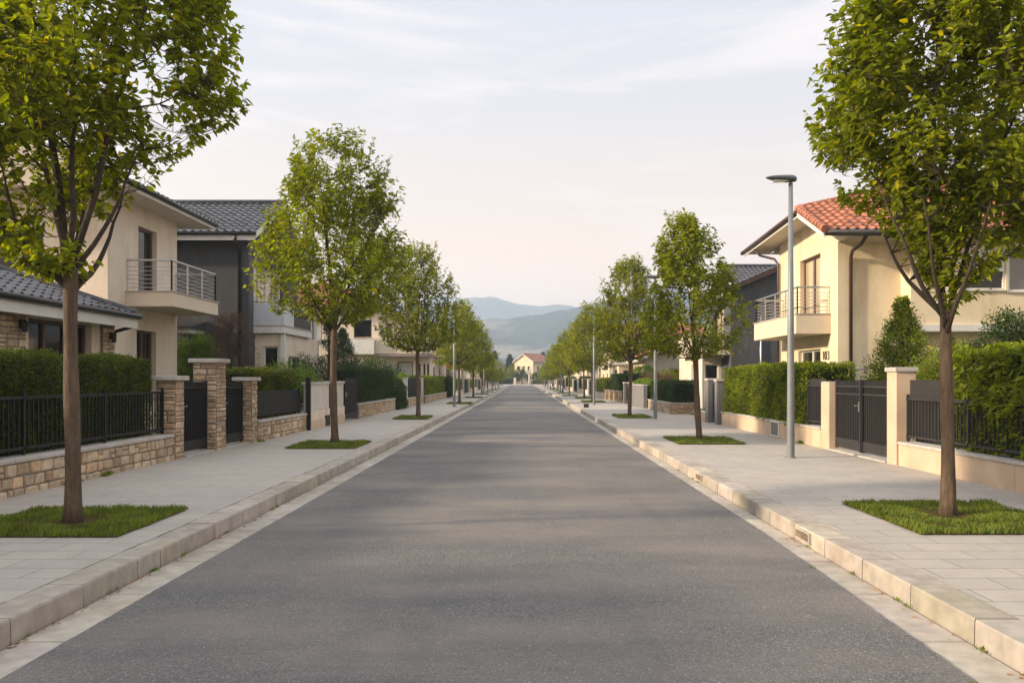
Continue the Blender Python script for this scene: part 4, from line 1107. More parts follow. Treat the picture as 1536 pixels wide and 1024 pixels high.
def far_house(label, x0, x1, y0, y1, eh, rise, wm, tm, seed, axis='y', side='e'):
    rn = random.Random(seed)
    h = empty('house', ((x0+x1)/2, (y0+y1)/2, SW), label, 'house')
    st = 2 if eh > 4.5 else 1; ops = {'s': [], side: []}
    for f in range(st):
        zb = .9+f*2.9
        n = max(2, int((x1-x0)/3)); 
        for k in range(n):
            a = x0+(x1-x0)*(k+.5)/n; ops['s'].append((a-.55, a+.55, zb, zb+1.3, rn.choice(['white', 'dark', 'shutter']), 2))
        n = max(2, int((y1-y0)/3.5))
        for k in range(n):
            a = y0+(y1-y0)*(k+.5)/n; ops[side].append((a-.55, a+.55, zb, zb+1.3, rn.choice(['white', 'dark', 'shutter']), 2))
    block(h, x0, x1, y0, y1, -.1, eh, M[wm], ops)
    if axis == 'y': slab_gable(h, 'y', x0, x1, y0, y1, eh-.2, rise, .5, M[wm], M[tm], res=2)
    else: slab_gable(h, 'x', y0, y1, x0, x1, eh-.2, rise, .5, M[wm], M[tm], res=2)
    if st == 2:
        if side == 'e': balcony(h, x1, x1+1.1, y0+1, y0+5, 3.2, .2, M[wm], 'e', 'parapet')
        else: balcony(h, x0-1.1, x0, y0+1, y0+5, 3.2, .2, M[wm], 'w', 'parapet')
    return h
def end_house():
    h = empty('house', (3.0, 252, 0), 'small yellow gabled house with red roof closing the far end of the street', 'house')
    b = MB(); x, y, z = 3.0, 252, 0
    block(h, x-3.4, x+3.4, y-5.5, y+5.5, -.1, 7.0, M['stucco_yellow'], {'s': [(x-2.4, x-1.4, 4.2, 5.6, 'dark', 2), (x-.5, x+.5, 4.2, 5.6, 'white', 2), (x+1.4, x+2.4, 4.2, 5.6, 'dark', 2), (x-2.4, x-1.4, 1, 2.5, 'dark', 2), (x+1.2, x+2.4, 1, 2.5, 'dark', 2)], 'e': [(y-3, y-2, 4.2, 5.6, 'dark', 2), (y+1, y+2, 4.2, 5.6, 'dark', 2)]})
    slab_gable(h, 'y', x-3.4, x+3.4, y-5.5, y+5.5, 6.75, 2.5, .5, M['stucco_yellow'], M['tile_red'], res=2)
    h.rotation_euler.z = R(-32)

house_left_beige(); house_left_grey(); house_left_far(); house_right_yellow(); house_right_grey(); house_right_cream(); end_house()
FH = [('low cream house on the left, nearer than the beige two-storey one', -20, -10.6, -6, 3.4, 4.3, 1.6, 'stucco_cream', 'tile_dark', 'y', 'e'),  # unseen house, added only to cast shade over the near road
      ('cream two-storey house on the left behind the fifth street tree', -17, -7.6, 80, 92, 6.2, 2.0, 'stucco_cream', 'tile_red', 'y', 'e'),
      ('beige house with dark roof far down the left side', -18, -8, 102, 113, 6.3, 2.1, 'stucco_beige', 'tile_dark', 'y', 'e'),
      ('yellow house far down the left side near the junction', -18, -8.4, 126, 138, 6.2, 2.2, 'stucco_yellow', 'tile_red', 'x', 'e'),
      ('cream house last on the left before the junction', -19, -8.6, 156, 168, 6.0, 2.2, 'stucco_cream', 'tile_red', 'y', 'e'),
      ('cream house with red roof on the right beyond the bungalow', 8.4, 18, 78, 90, 5.6, 1.8, 'stucco_cream', 'tile_red', 'x', 'w'),
      ('beige single-storey house far down the right side', 8.2, 18, 100, 112, 3.3, 1.6, 'stucco_beige', 'tile_red', 'y', 'w'),
      ('beige two-storey house far down the right side', 8.6, 18, 124, 136, 6.1, 2.0, 'stucco_beige', 'tile_dark', 'y', 'w'),
      ('cream house last on the right before the junction', 8.6, 18, 158, 170, 6.0, 2.0, 'stucco_cream', 'tile_red', 'x', 'w')]
for i, a in enumerate(FH): far_house(a[0], *a[1:9], 30+i, a[9], a[10])

# ================================================================ LEFT FRONTAGE
stone_wall('low rubble stone wall under the long hedge at the near left', -7.1, -6.77, 2.5, 15.45, .5, 1)
fence('black picket fence on the near left stone wall', -6.95, 2.5, 15.43, SW+.5, 1.52, M['black_metal'], post_gap=2.15, spikes=0, gap=.11)
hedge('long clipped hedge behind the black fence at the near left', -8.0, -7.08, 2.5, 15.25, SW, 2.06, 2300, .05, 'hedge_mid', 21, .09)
stone_pillar('stone pillar between the near left fence and first black gate', -7.12, -6.71, 15.45, 15.88, 1.62, 2)
gate('black picket gate between the first and tallest stone pillars', -6.86, 15.9, 17.32, SW+.04, 1.62, M['black_metal'], side=1)
stone_pillar('tallest stone pillar standing between the two black gates', -7.19, -6.64, 17.34, 17.92, 2.0, 3)
gate('black picket gate between the tallest and third stone pillars', -6.80, 17.94, 19.34, SW+.04, 1.6, M['black_metal'], side=1)
stone_pillar('stone pillar right of the second black gate', -6.98, -6.56, 19.36, 19.78, 1.6, 4)
b = MB(); b.box(-7.1, -6.68, 15.9, 17.3, SW-.02, SW+.035); b.box(-7.0, -6.64, 17.95, 19.34, SW-.02, SW+.03)
o = b.build('gate_threshold', M['coping'], None, bevel=.006); tag(o, kind='structure')
stone_wall('low rubble stone wall under the drooping brown-tinged hedge', -6.92, -6.58, 19.8, 24.25, .52, 7)
fence('black mesh-backed fence under the drooping brown-tinged hedge', -6.78, 19.8, 24.2, SW+.52, 1.44, M['black_metal'], spikes=0, gap=.1, sheet=(19.85, 24.15, 1.36))
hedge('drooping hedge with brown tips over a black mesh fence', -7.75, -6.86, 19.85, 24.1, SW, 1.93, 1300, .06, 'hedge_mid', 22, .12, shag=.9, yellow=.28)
def panel_wall():
    r = empty('panel_wall', (-6.62, 26.7, SW), 'pale veined panel wall with tan base between two black posts', 'wall')
    m = MB(); m.box(-6.78, -6.48, 24.36, 29.1, SW-.03, .42); m.build('base', M['render_wall'], r, bevel=.006)
    m = MB(); m.box(-6.76, -6.50, 24.36, 29.1, .423, .72); m.build('plinth', M['stucco_beige'], r)
    m = MB(); m.box(-6.72, -6.52, 24.45, 26.85, .722, 1.52); m.box(-6.72, -6.52, 27.0, 29.0, .722, 1.52); m.build('panel', M['render_light'], r, bevel=.01)
    m = MB(); m.box(-6.76, -6.48, 24.4, 26.9, 1.522, 1.6); m.box(-6.76, -6.48, 26.98, 29.05, 1.522, 1.62); m.build('coping', M['coping'], r, bevel=.006)
    m = MB(); m.box(-6.5, -6.46, 26.2, 26.75, .15, .5); m.build('meter_door', M['black_metal'], r)
    for y in (24.3, 26.93): 
        m = MB(); m.box(-6.6, -6.46, y-.04, y+.04, SW, 1.75 if y < 25 else 1.55); m.build('post', M['black_metal'], r)
panel_wall()
gate('solid black gate beyond the pale panel wall', -6.52, 29.15, 31.25, SW+.03, 1.72, M['black_metal'], side=1, gap=.05)
stone_wall('low stone wall with pale coping under the dense dark green hedge', -6.75, -6.44, 31.35, 40.2, .6, 8, rows=(.1, .2))
hedge('dense dark green block hedge spilling to the ground at its far end', -7.6, -6.55, 31.4, 40.4, .55, 2.1, 700, .07, 'hedge_dark', 23, .08)
hedge('shaggy green bush reaching the pavement beside the dark hedge', -7.3, -6.3, 40.3, 43.2, SW, 1.75, 700, .08, 'hedge_dark', 24, .15, cat='bush', name='bush', round_=.5, shag=.5)
stone_wall('low stone wall under the green mesh fence and white posts', -6.6, -6.32, 43.3, 50.5, .5, 9)
fence('dark green mesh fence between white posts on the left', -6.45, 43.6, 50.2, SW+.5, 1.7, M['black_metal'], sheet=(43.7, 50.1, 1.68), gap=.2)
for y, l in ((43.45, 'thin white post at the near end of the green mesh fence'), (50.35, 'white post at the far end of the green mesh fence')): gate_pillar(l, -6.52, -6.3, y-.12, y+.12, 1.65, M['white'])
hedge('pale yellow-green bush above the green mesh fence', -7.4, -6.7, 44, 50, SW, 1.95, 500, .08, 'bright', 25, .2, cat='bush', name='bush', round_=.6)
stone_wall('low stone wall under the square green hedge on the left', -6.55, -6.25, 51, 65, .5, 10, rows=(.12, .22))
hedge('square green hedge above a low stone wall on the left', -7.4, -6.35, 51, 64.5, .5, 1.85, 420, .09, 'hedge', 26, .08)
hedge('dark hedge touching the pavement beyond the square green hedge', -7.2, -6.2, 66, 73, SW, 1.8, 400, .09, 'hedge_dark', 27, .08)

# ================================================================ RIGHT FRONTAGE
render_wall('low tan rendered wall at the near right corner', 6.78, 7.08, 2.5, 14.46, .43, M['render_wall'], groove=1.7)
gate_pillar('tall tan gate pillar with pale cap beside the near right tree', 6.75, 7.11, 14.48, 14.86, 1.77, M['render_wall'])
fence('charcoal picket fence on the near right wall, part boarded', 6.93, 2.5, 14.44, SW+.43, 1.42, M['grey_metal'], sheet=(12.9, 14.4, 1.68), spikes=0, gap=.11)
hedge('loose leafy hedge pushing over the near right fence', 6.955, 8.1, 2.5, 12.9, .6, 2.12, 1500, .075, 'hedge', 31, .18, shag=.5, yellow=.08)
gate('charcoal double picket gate between the two tan pillars', 6.88, 14.9, 17.6, SW+.04, 1.64, M['grey_metal'], leaves=2, side=-1, midrail=.28, gap=.085)
gate_pillar('shorter tan gate pillar left of the double gate', 6.74, 7.06, 17.64, 18.12, 1.50, M['render_wall'], cap=.03, over=.0)
b = MB(); b.box(6.72, 7.05, 14.88, 17.62, SW-.02, SW+.03); o = b.build('gate_threshold', M['coping'], None, bevel=.006); tag(o, kind='structure')
render_wall('low pale rendered wall with meter box beyond the double gate', 6.74, 7.02, 18.14, 27.2, .46, M['render_wall'], groove=1.8)
def meter():
    r = empty('meter_box', (6.72, 21.35, SW), 'small white-framed meter box set in the low right wall', 'meter box')
    m = MB(); m.box(6.70, 6.738, 21.0, 21.7, SW+.02, SW+.45); m.build('frame', M['white'], r, bevel=.004); m = MB(); m.box(6.69, 6.70, 21.07, 21.63, SW+.07, SW+.40); m.build('door', M['pillar_grey'], r)
meter()
fence('short charcoal boarded fence beside the shorter tan pillar', 6.86, 18.15, 19.3, SW+.46, 1.62, M['grey_metal'], sheet=(18.2, 19.25, 1.7), spikes=0)
hedge('bright sunlit clipped hedge on the low wall with meter box', 6.80, 8.0, 19.35, 27.1, .55, 2.04, 1200, .075, 'hedge', 32, .11, yellow=.08)
gate_pillar('near dark grey gate pillar beside the bright hedge', 6.6, 6.95, 27.28, 27.62, 1.55, M['pillar_grey'])
gate('narrow charcoal gate between the two dark grey pillars', 6.76, 27.65, 28.5, SW+.03, 1.5, M['grey_metal'], side=-1)
gate_pillar('far dark grey gate pillar before the open driveway', 6.58, 6.95, 28.52, 28.95, 1.58, M['pillar_grey'])
render_wall('knee-high beige kerb wall at the open driveway', 6.62, 6.9, 29.0, 31, .35, M['render_wall'])
def planter():
    r = empty('stone_planter', (7.1, 38.4, SW), 'stacked stone planter holding a box hedge on the right', 'planter')
    stone_block(r, 6.5, 7.75, 35.3, 41.6, SW-.03, .60, 12, 'sw', rows=(.06, .13), wid=(.2, .45))
    m = MB(); m.box(6.46, 7.8, 35.26, 35.55, .60, .65); m.box(6.46, 6.72, 35.56, 41.6, .60, .65); m.build('coping', M['coping'], r, bevel=.008)
planter()
hedge('box hedge growing in the stacked stone planter', 6.62, 7.75, 35.45, 41.5, .55, 1.58, 750, .07, 'hedge_dark', 33, .06, yellow=.15)
render_wall('light grey smooth wall panel beyond the planter', 6.4, 6.6, 42.6, 47.6, 1.25, M['pillar_grey'])
gate_pillar('first slim grey pillar beyond the grey wall panel', 6.35, 6.65, 48.0, 48.4, 1.35, M['pillar_grey'])
gate('dark flush gate beyond the grey wall panel', 6.5, 48.45, 50.4, SW+.03, 1.35, M['grey_metal'], side=-1)
gate_pillar('second slim grey pillar at the corner of the dark cube hedge', 6.35, 6.65, 50.45, 50.85, 1.35, M['pillar_grey'])
hedge('flat bush on top of the grey wall panel', 6.6, 7.7, 42.8, 50, .8, 1.65, 350, .08, 'bright', 34, .15, cat='bush', name='bush', round_=.5)
hedge('dark cube-shaped hedge behind short stone piers on the right', 6.55, 7.9, 52, 60, .4, 2.0, 500, .08, 'hedge_dark', 35, .06)
hedge('rounded taller hedge behind the dark cube hedge', 7.9, 9.4, 53, 62, SW, 2.6, 320, .1, 'bright', 36, .3, round_=.6)
k = 0
for y in (52.2, 55.0, 57.8, 60.6):
    stone_pillar('short stone pier in front of the dark cube hedge, %s from the camera' % ('first', 'second', 'third', 'fourth')[k], 6.2, 6.5, y, y+.45, .75, 40+k, faces='sw', cap=.04); k += 1
b = MB(); y0 = 43.5
def block_box():
    r = empty('kerb_box', (3.42, 43.6, SW), 'small black box standing on the right kerb', 'box')
    m = MB(); m.box(3.3, 3.56, 43.5, 43.75, SW, SW+.17); m.build('body', M['rubber'], r, bevel=.02); m = MB(); m.box(3.28, 3.58, 43.48, 43.77, SW+.17, SW+.2); m.build('lid', M['grey_metal'], r, bevel=.008)
block_box()
def kerb_inlet(label, y):
    r = empty('kerb_inlet', (2.92, y, 0), label, 'kerb inlet')
    m = MB(); x0, x1 = 2.905, 2.945; a, b_ = y-.21, y+.21
    m.box(x0, x1, a, a+.02, .012, .125); m.box(x0, x1, b_-.02, b_, .012, .125); m.box(x0, x1, a+.02, b_-.02, .012, .03); m.box(x0, x1, a+.02, b_-.02, .108, .125); m.build('frame', M['kerb'], r)
    m = MB(); m.box(2.924, 2.928, a+.02, b_-.02, .03, .108); m.build('opening', M['iron'], r)
    m = MB()
    for k in range(9): m.box(2.908, 2.922, a+.04+k*.041, a+.052+k*.041, .03, .108)
    m.build('slats', M['iron'], r)
kerb_inlet('iron slatted kerb inlet nearest the camera on the right', 8.35)
kerb_inlet('iron slatted kerb inlet farther along the right kerb', 13.3)

# far frontage, both sides
rn = random.Random(77)
ordn = ['first', 'second', 'third', 'fourth', 'fifth', 'sixth', 'seventh', 'eighth', 'ninth', 'tenth', 'eleventh', 'twelfth', 'thirteenth', 'fourteenth', 'fifteenth', 'sixteenth', 'seventeenth', 'eighteenth', 'nineteenth', 'twentieth', 'last but one', 'last']
for side, sx in (('left', -1), ('right', 1)):
    y = 74.5 if sx < 0 else 62.5; i = 0
    while y < 196:
        ln = rn.uniform(7, 10); xa, xb = (6.15, 6.4); X0, X1 = (xa, xb) if sx > 0 else (-xb, -xa)
        H0, H1 = (xa+.2, xa+1.1) if sx > 0 else (-xa-1.1, -xa-.2)
        w = ordn[i]
        if i % 3 != 1:
            render_wall('low far wall under a hedge, %s on the far %s' % (w, side), X0, X1, y, y+ln*.8, .5, M[rn.choice(['render_wall', 'stucco_beige', 'stucco_cream'])])
            hedge('far clipped hedge, %s of those down the %s side' % (w, side), H0, H1, y, y+ln*.8, .4, rn.uniform(1.5, 1.9), 200, .13, rn.choice(['hedge', 'hedge_dark']), 60+i, .1, group='clipped hedges far down the street')
        else:
            fence('dark mesh fence, %s frontage on the far %s' % (w, side), (X0+X1)/2, y, y+ln*.8, SW, 1.55, M['black_metal'], gap=.25, sheet=(y+.1, y+ln*.8-.1, 1.5))
        gate_pillar('pale gate pillar, %s on the far %s' % (w, side), X0-.05, X1+.05, y+ln*.8+.1, y+ln*.8+.55, 1.6, M[rn.choice(['white', 'render_wall', 'coping'])])
        y += ln; i += 1
def parasol():
    r = empty('parasol', (-7.3, 75.5, SW), 'red parasol open above a front garden on the left', 'parasol')
    m = MB(); m.tube([(-7.3, 75.5, SW), (-7.3, 75.5, 3.3)], .025, 6); m.build('pole', M['white'], r)
    m = MB(); n = 8; c = (-7.3, 75.5, 3.35); P = [(-7.3+1.2*math.cos(R(45*k)), 75.5+1.2*math.sin(R(45*k)), 2.85) for k in range(n)]
    for k in range(n): m.face([c, P[k], P[(k+1) % n]]); m.face([P[k], P[(k+1) % n], (P[(k+1) % n][0], P[(k+1) % n][1], 2.7), (P[k][0], P[k][1], 2.7)])
    m.build('canopy', M['red_cloth'], r)
parasol()
gate_pillar('lone beige bollard post in the middle of the far junction', -2.7, -2.1, 224, 224.6, 1.9, M['stucco_beige'])

# ---------------------------------------------------------------- lamps
for (x, y, d, l) in ((5.3, 15.86, -1, 'tall grey street lamp nearest the camera on the right pavement'), (5.15, 31.2, -1, 'second street lamp on the right, behind a street tree'),
                     (4.24, 48, -1, 'third street lamp on the right pavement'), (4.0, 86, -1, 'fourth street lamp on the right pavement'), (4.0, 120, -1, 'fifth street lamp on the right, far away'),
                     (4.05, 150, -1, 'sixth and farthest street lamp on the right'), (-3.85, 44.6, 1, 'nearest street lamp on the left pavement'), (-3.9, 79, 1, 'second street lamp on the left pavement'), (-3.9, 125, 1, 'farthest street lamp on the left pavement')):
    street_lamp(l, x, y, d, 5.5)
# ================================================================ STREET TREES
G = 'young street trees along both pavements'
gen_tree(101, 7.2, 2.75, 1.46, 2.65, .085, 2000, 13, .112, prof=[.1, .18, .4, .93, 1, 1, .9, .65, .2], skew=-1.5, gap=-.06, name='street_tree', label='nearest street tree on the left, its crown cut by the top edge of the view', group=G, loc=(-4.83, 8.55, SW), limbs=7, base_side=.4, lobes=.2)
gen_tree(102, 7.25, 2.9, 1.74, 2.9, .09, 1550, 13, .135, name='street_tree', label='second street tree on the left, tall full crown before the dark grey house', group=G, loc=(-4.47, 18.9, SW), lobes=.32, limbs=7, base_side=1.2, prof=[.25, .7, .98, 1, .9, .76, .62, .45, .22], gap=-.12)
gen_tree(103, 6.9, 2.35, 1.46, 2.35, .08, 2300, 13, .112, prof=[.14, .25, .45, .78, .88, .97, .7, .52, .2], skew=.8, gap=-.06, name='street_tree', label='nearest street tree on the right, beside the tan gate pillar', group=G, loc=(4.79, 9.04, SW), limbs=7, base_side=2.2, lobes=.2)
gen_tree(104, 5.55, 2.3, 1.08, 2.1, .08, 1000, 13, .13, name='street_tree', label='second street tree on the right, slim bright crown before the dark grey house', group=G, loc=(4.45, 20.1, SW), lobes=.3, limbs=6, lean=(-.4, 0), base_side=.2, prof=[.4, .9, 1, .98, .92, .82, .7, .5, .22])
t3 = gen_tree(105, 6.8, 2.85, 1.6, 2.65, .09, 1200, 12, .14, name='street_tree', label='third street tree on the left, round crown before the red-roofed house', group=G, loc=(-4.18, 31.7, SW), limbs=6, mat='leaf_far', base_side=2)
t4 = gen_tree(106, 6.4, 2.5, 1.42, 2.3, .085, 1150, 12, .14, name='street_tree', label='third street tree on the right, left of the slim bright one', group=G, loc=(4.38, 32.8, SW), limbs=6, mat='leaf_far', base_side=1)
f1 = gen_tree(107, 6.3, 2.5, 1.7, 2.2, .09, 560, 10, .22, name='street_tree', label='fourth street tree on the left, behind the nearest left lamp', group=G, loc=(-4.05, 50.5, SW), limbs=6, mat='leaf_far')
f2 = gen_tree(108, 6.5, 2.5, 1.8, 2.2, .09, 560, 10, .22, name='street_tree', label='fourth street tree on the right, beside the third right lamp', group=G, loc=(4.65, 54, SW), limbs=6, mat='leaf_far')
left = [(-4.15, 66.5), (-4.2, 81), (-4.2, 94), (-4.2, 108), (-4.3, 123), (-4.3, 138), (-4.4, 153), (-4.5, 169), (-4.6, 185)]
right = [(4.9, 64.5), (4.25, 74), (4.3, 87), (4.35, 101), (4.4, 115), (4.4, 130), (4.4, 145), (4.5, 161), (4.5, 177), (4.6, 192)]
def far_tree(src, x, y, label, i):
    c = copy_tree(src); c.location = (x, y, SW); c.rotation_euler.z = i*1.37+x; s = .9+.09*math.sin(i*2.3+x); c.scale = (s, s, s*(1+.05*math.cos(i*3.1)))
    if y > (90 if x < 0 else 112): c.scale = tuple(v*(.58 if x < 0 else .74) for v in c.scale)
    c['label'] = label; return c
for i, (x, y) in enumerate(left): far_tree((f1, f2)[i % 2], x, y, '%s street tree from the camera along the left pavement' % ordn[i+4], i)
for i, (x, y) in enumerate(right): far_tree((f2, f1)[i % 2], x, y, '%s street tree from the camera along the right pavement' % ordn[i+4], i+20)

# grass squares
grass_patch('grass square round the nearest left street tree', -5.75, -4.0, 7.87, 9.5, 15000, seed=1, trunk=(-4.83, 8.55))
grass_patch('grass square round the nearest right street tree', 3.98, 5.75, 8.0, 9.98, 16000, seed=2, trunk=(4.79, 9.04))
grass_patch('grass square round the second left street tree', -5.3, -3.75, 17.8, 19.75, 8000, seed=3)
grass_patch('grass square round the second right street tree', 3.7, 5.3, 19.0, 21.2, 8000, seed=4)
gp = grass_patch('grass square round the third left street tree', -5.0, -3.72, 30.6, 32.9, 4000, seed=5, hgt=(.04, .09))
for i, (x, y) in enumerate([(4.38, 32.8), (-4.05, 50.5), (4.65, 54)]+left[:5]+right[:6]):
    c = copy_tree(gp); c.location = (x+.05, y, SW); c.scale = (1.05+.1*math.sin(i), 1, 1)
    s = 'left' if x < 0 else 'right'; n = ([-4.05]+[p[0] for p in left])
    idx = 2 if i == 0 else 3 if i in (1, 2) else (4+i-3 if i < 8 else 4+i-8)
    c['label'] = 'grass square round the %s %s street tree' % (ordn[idx], s)

# ================================================================ GARDEN PLANTS
shrub('brownish plum-leaved shrub before the dark grey house', (-10.1, 27.6, SW), 1.25, 3.7, 'loose', 9000, .06, 'plum', 3)
shrub('dense bright green bush behind the tallest stone pillar', (-11.5, 28.3, SW), 2.0, 2.95, 'ball', 14300, .09, 'bright', 4, name='bush', cat='bush')
shrub('bushy green shrub above the panel wall beside the bay', (-8.0, 27.2, SW), 2.2, 2.0, 'ball', 9240, .07, 'bright', 5, name='bush', cat='bush')
shrub('dark pointed conifer behind the second left street tree', (-8.9, 36.5, SW), 2.0, 4.3, 'cone', 11440, .1, 'conifer', 6, name='conifer', cat='conifer')
shrub('wide dark conifer left of the red-roofed house window', (-9.6, 42.5, SW), 3.4, 4.2, 'cone', 14300, .12, 'conifer', 7, name='conifer', cat='conifer')
shrub('slim dark cypress against the beige house wall', (-14.2, 48, SW), 1.5, 5.6, 'column', 7920, .13, 'conifer', 8, name='cypress', cat='cypress')
shrub('low dark bush behind the black gate on the left', (-9.4, 33.0, SW), 3.2, 2.3, 'ball', 9900, .09, 'hedge_dark', 9, name='bush', cat='bush')
shrub('broad green bush filling the garden before the red-roofed house', (-9.8, 50.5, SW), 4.4, 2.6, 'ball', 11440, .12, 'hedge_dark', 10, name='bush', cat='bush')
shrub('upright yellow-green conifer behind the right double gate', (9.95, 21.0, SW), 2.7, 3.7, 'cone', 26000, .085, 'hedge', 11, name='conifer', cat='conifer')
shrub('small rounded conifer beside the yellow-green upright one', (10.75, 20.2, SW), 1.3, 2.6, 'cone', 12000, .08, 'hedge_mid', 12, name='conifer', cat='conifer')
shrub('rounded green bush between gate pillar and near right tree', (9.3, 17.3, SW), 1.6, 2.15, 'ball', 9240, .07, 'hedge', 13, name='bush', cat='bush')
shrub('dark green shrub at the right edge behind the leafy hedge', (10.8, 17.2, SW), 1.4, 2.9, 'loose', 15400, .075, 'hedge_dark', 14)
shrub('low flowering bush beside the cream bungalow', (8.0, 47.5, SW), 2.6, 1.75, 'ball', 6600, .09, 'plum', 15, name='bush', cat='bush')
shrub('round green bush in front of the cream bungalow', (9.6, 51.5, SW), 2.6, 1.9, 'ball', 5720, .11, 'hedge', 16, name='bush', cat='bush')
shrub('large dark tree-like bush behind the parasol on the left', (-9.2, 76, SW), 4.5, 3.6, 'ball', 9240, .16, 'hedge_dark', 17, name='bush', cat='bush')
shrub('rounded bush between the square hedge and parasol', (-8.6, 71.8, SW), 3.4, 2.5, 'ball', 6600, .14, 'hedge', 18, name='bush', cat='bush')

# far trees closing the view
b1 = gen_tree(201, 9.5, 1.6, 2.9, 1.0, .16, 420, 9, .42, name='tree', label='broad green tree behind the end of the street, farthest left', group='trees closing the far end', loc=(-19, 246, 0), limbs=6, mat='leaf_far')
c1 = shrub('dark pointed conifer beyond the far junction, left of the others', (-13, 262, 0), 4.2, 10.5, 'cone', 9240, .42, 'conifer', 19, name='conifer', cat='conifer', group='conifers beyond the far junction')
rn = random.Random(5)
spots_b = [(-30, 250, 1), (-12.5, 243, .72), (-7.5, 246, .8), (14, 262, 1.0), (21, 250, 1.1), (30, 246, 1.1), (-42, 248, 1.15), (44, 250, 1.2), (9, 268, 1.05), (-3.4, 241, .62), (8.5, 240, .7)]
wb = ['left of the broad tree', 'left of the yellow gabled house', 'directly beside the yellow gabled house', 'just right of the yellow gabled house', 'right of the junction', 'far right of the junction', 'at the far left edge of the group', 'at the far right edge of the group', 'behind the yellow gabled house', 'low before the yellow gabled house', 'low at the right corner of the yellow gabled house']
for (x, y, s), w in zip(spots_b, wb):
    c = copy_tree(b1); c.location = (x, y, 0); c.scale = (s, s, s); c.rotation_euler.z = rn.uniform(0, 6); c['label'] = 'far green tree %s' % w
for (x, y, s), w in zip([(-17, 266, 1.1), (-9.5, 262, 1.12), (-4.5, 268, 1.02), (-24, 265, 1.15), (7, 285, 1.15), (18, 280, 1.2)], ['second from the left', 'third from the left', 'nearest the yellow gabled house', 'behind the broad tree', 'behind the yellow gabled roof', 'right of the yellow gabled roof']):
    c = copy_tree(c1); c.location = (x, y, 0); c.scale = (s*1.6, s*1.6, s*.92); c.rotation_euler.z = rn.uniform(0, 6); c['label'] = 'far dark conifer %s' % w
hedge('long low hedge across the far left of the junction', -26, -3.5, 236.5, 238.5, 0, 1.5, 60, .3, 'hedge_dark', 91, .3)
hedge('long low hedge across the far right of the junction', 2.6, 26, 236.5, 238.5, 0, 1.3, 60, .3, 'hedge', 92, .3)
shrub('wide dark shrub in front of the yellow gabled house', (-.4, 240, 0), 5.2, 4.2, 'ball', 3800, .3, 'hedge_dark', 93)
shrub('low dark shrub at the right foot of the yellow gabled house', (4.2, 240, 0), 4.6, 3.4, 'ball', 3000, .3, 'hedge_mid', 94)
def white_tree():
    r = empty('pollarded_tree', (1.6, 221, .1), 'small white-barked pollarded tree at the far end of the road', 'tree')
    m = MB(); m.tube([(1.6, 221, .05), (1.62, 221, 1.6), (1.6, 221, 3.2)], [.26, .2, .17], 8); m.build('trunk', M['birch'], r, smooth=True)
    m = MB(); rr = random.Random(4)
    for k in range(9):
        a = rr.uniform(0, 6.28); e = rr.uniform(.5, 1.3); m.tube([(1.6, 221, 2.6+.07*k), (1.6+math.cos(a)*.9*math.cos(e), 221+.9*math.sin(a)*math.cos(e), 2.7+.07*k+.9*math.sin(e)), (1.6+math.cos(a)*1.9*math.cos(e), 221+1.9*math.sin(a)*math.cos(e), 2.8+.07*k+2.2*math.sin(e))], [.12, .08, .03], 5)
    m.build('branches', M['birch'], r, smooth=True)
white_tree()
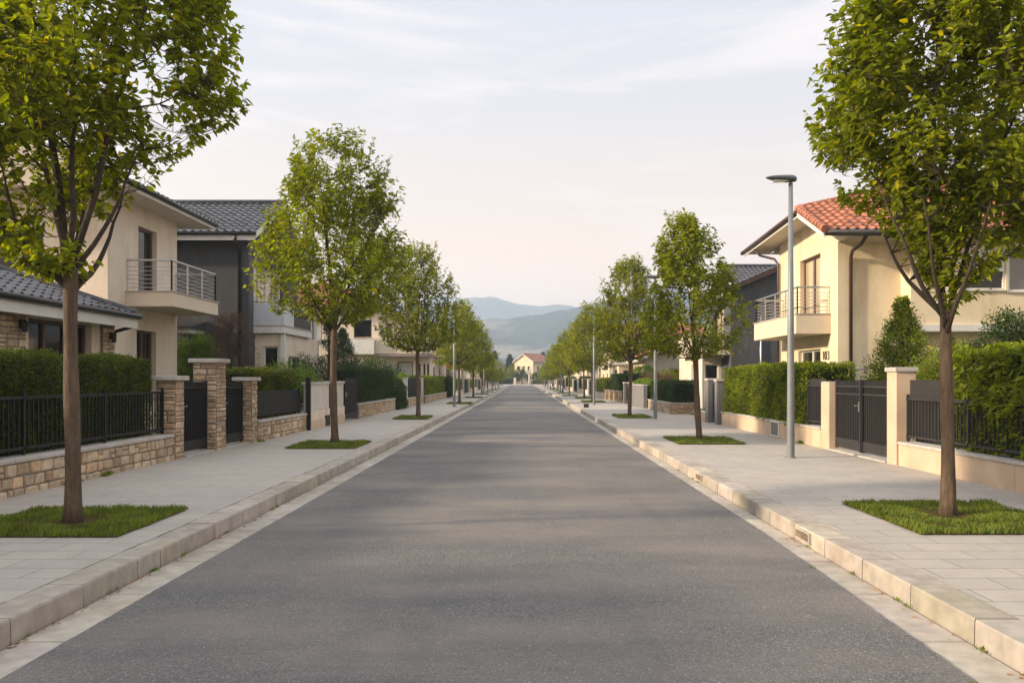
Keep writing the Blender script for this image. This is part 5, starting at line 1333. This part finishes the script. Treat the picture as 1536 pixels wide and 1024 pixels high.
# garden trees behind the near houses, between the roofs
def garden_tree(src, x, y, s, label):
    c = copy_tree(src); c.location = (x, y, 0); c.scale = (s, s, s); c.rotation_euler.z = x*1.3; c['label'] = label; c['group'] = 'garden trees behind the houses'
garden_tree(b1, -16, 96, .62, 'garden tree behind the left row, beyond the cream two-storey house')
garden_tree(b1, -14, 118, .75, 'garden tree between two far houses on the left')
garden_tree(b1, -15, 146, .8, 'garden tree between the last two houses on the left')
garden_tree(b1, 14, 95, .7, 'garden tree beyond the red-roofed cream house on the right')
garden_tree(b1, 15, 117, .75, 'garden tree between two far houses on the right')
garden_tree(b1, 14, 147, .8, 'garden tree between the last two houses on the right')
garden_tree(b1, -16, 195, .9, 'garden tree at the left corner of the junction')
garden_tree(b1, 16, 196, .9, 'garden tree at the right corner of the junction')

# ---------------------------------------------------------------- litter and weeds
def litter():
    rg = np.random.default_rng(9); n = 260
    y = 3+rg.exponential(7, n); y = y[y < 40]; n = len(y); s = rg.random(n) < .72
    x = np.where(s, -3.31+np.abs(rg.normal(0, .035, n)), 2.90-np.abs(rg.normal(0, .04, n)))
    P = np.stack([x, y, np.full(n, -.018)], 1); D = rg.normal(size=(n, 3))*np.array([1, 1, .18])
    V, F = leaves_geo(P, D, rg.uniform(.02, .055, n), droop=0, rg=rg)
    V[:, 2] = np.maximum(V[:, 2], -.0195)
    o = np_mesh('fallen_leaves', V, F, M['dry'], None, leaf_tint(n, 5, .4, None, rg)); tag(o, 'scattered dry brown leaves along the kerb foot', 'fallen leaves', kind='stuff')
    # tiny weeds in joints
    pts = []
    for k in range(34):
        yy = 4+rg.exponential(9); side = rg.random()
        xx = (2.908 if rg.random() < .6 else 2.62) if side < .7 else -3.318
        if xx == 2.62: xx = 2.67-.14*max(0, min(1, (9-yy)/5))
        pts += [(xx+rg.normal(0, .012), yy+rg.normal(0, .03), -.022) for _ in range(int(rg.integers(6, 22)))]
    for (cx_, cy_, m_) in ((-6.7, 11.9, 60), (-6.72, 12.9, 40), (6.72, 19.4, 50), (-6.5, 19.9, 30)):
        pts += [(cx_+rg.normal(0, .03), cy_+rg.normal(0, .10), SW+.0) for _ in range(m_)]
    P = np.array(pts); n = len(P); D = rg.normal(size=(n, 3))*.6+np.array([0, 0, .8]); D[:, 2] = np.abs(D[:, 2])
    big = np.where(P[:, 2] > .1, 2.2, .8)
    V, F = leaves_geo(P, D, rg.uniform(.02, .05, n)*big, droop=.05, rg=rg, wid=.4)
    o = np_mesh('weeds', V, F, M['bright'], None, leaf_tint(n, 5, .2, None, rg)); tag(o, 'small green weeds growing in the kerb and wall joints', 'weeds', kind='stuff')
litter()
setting(); hills()
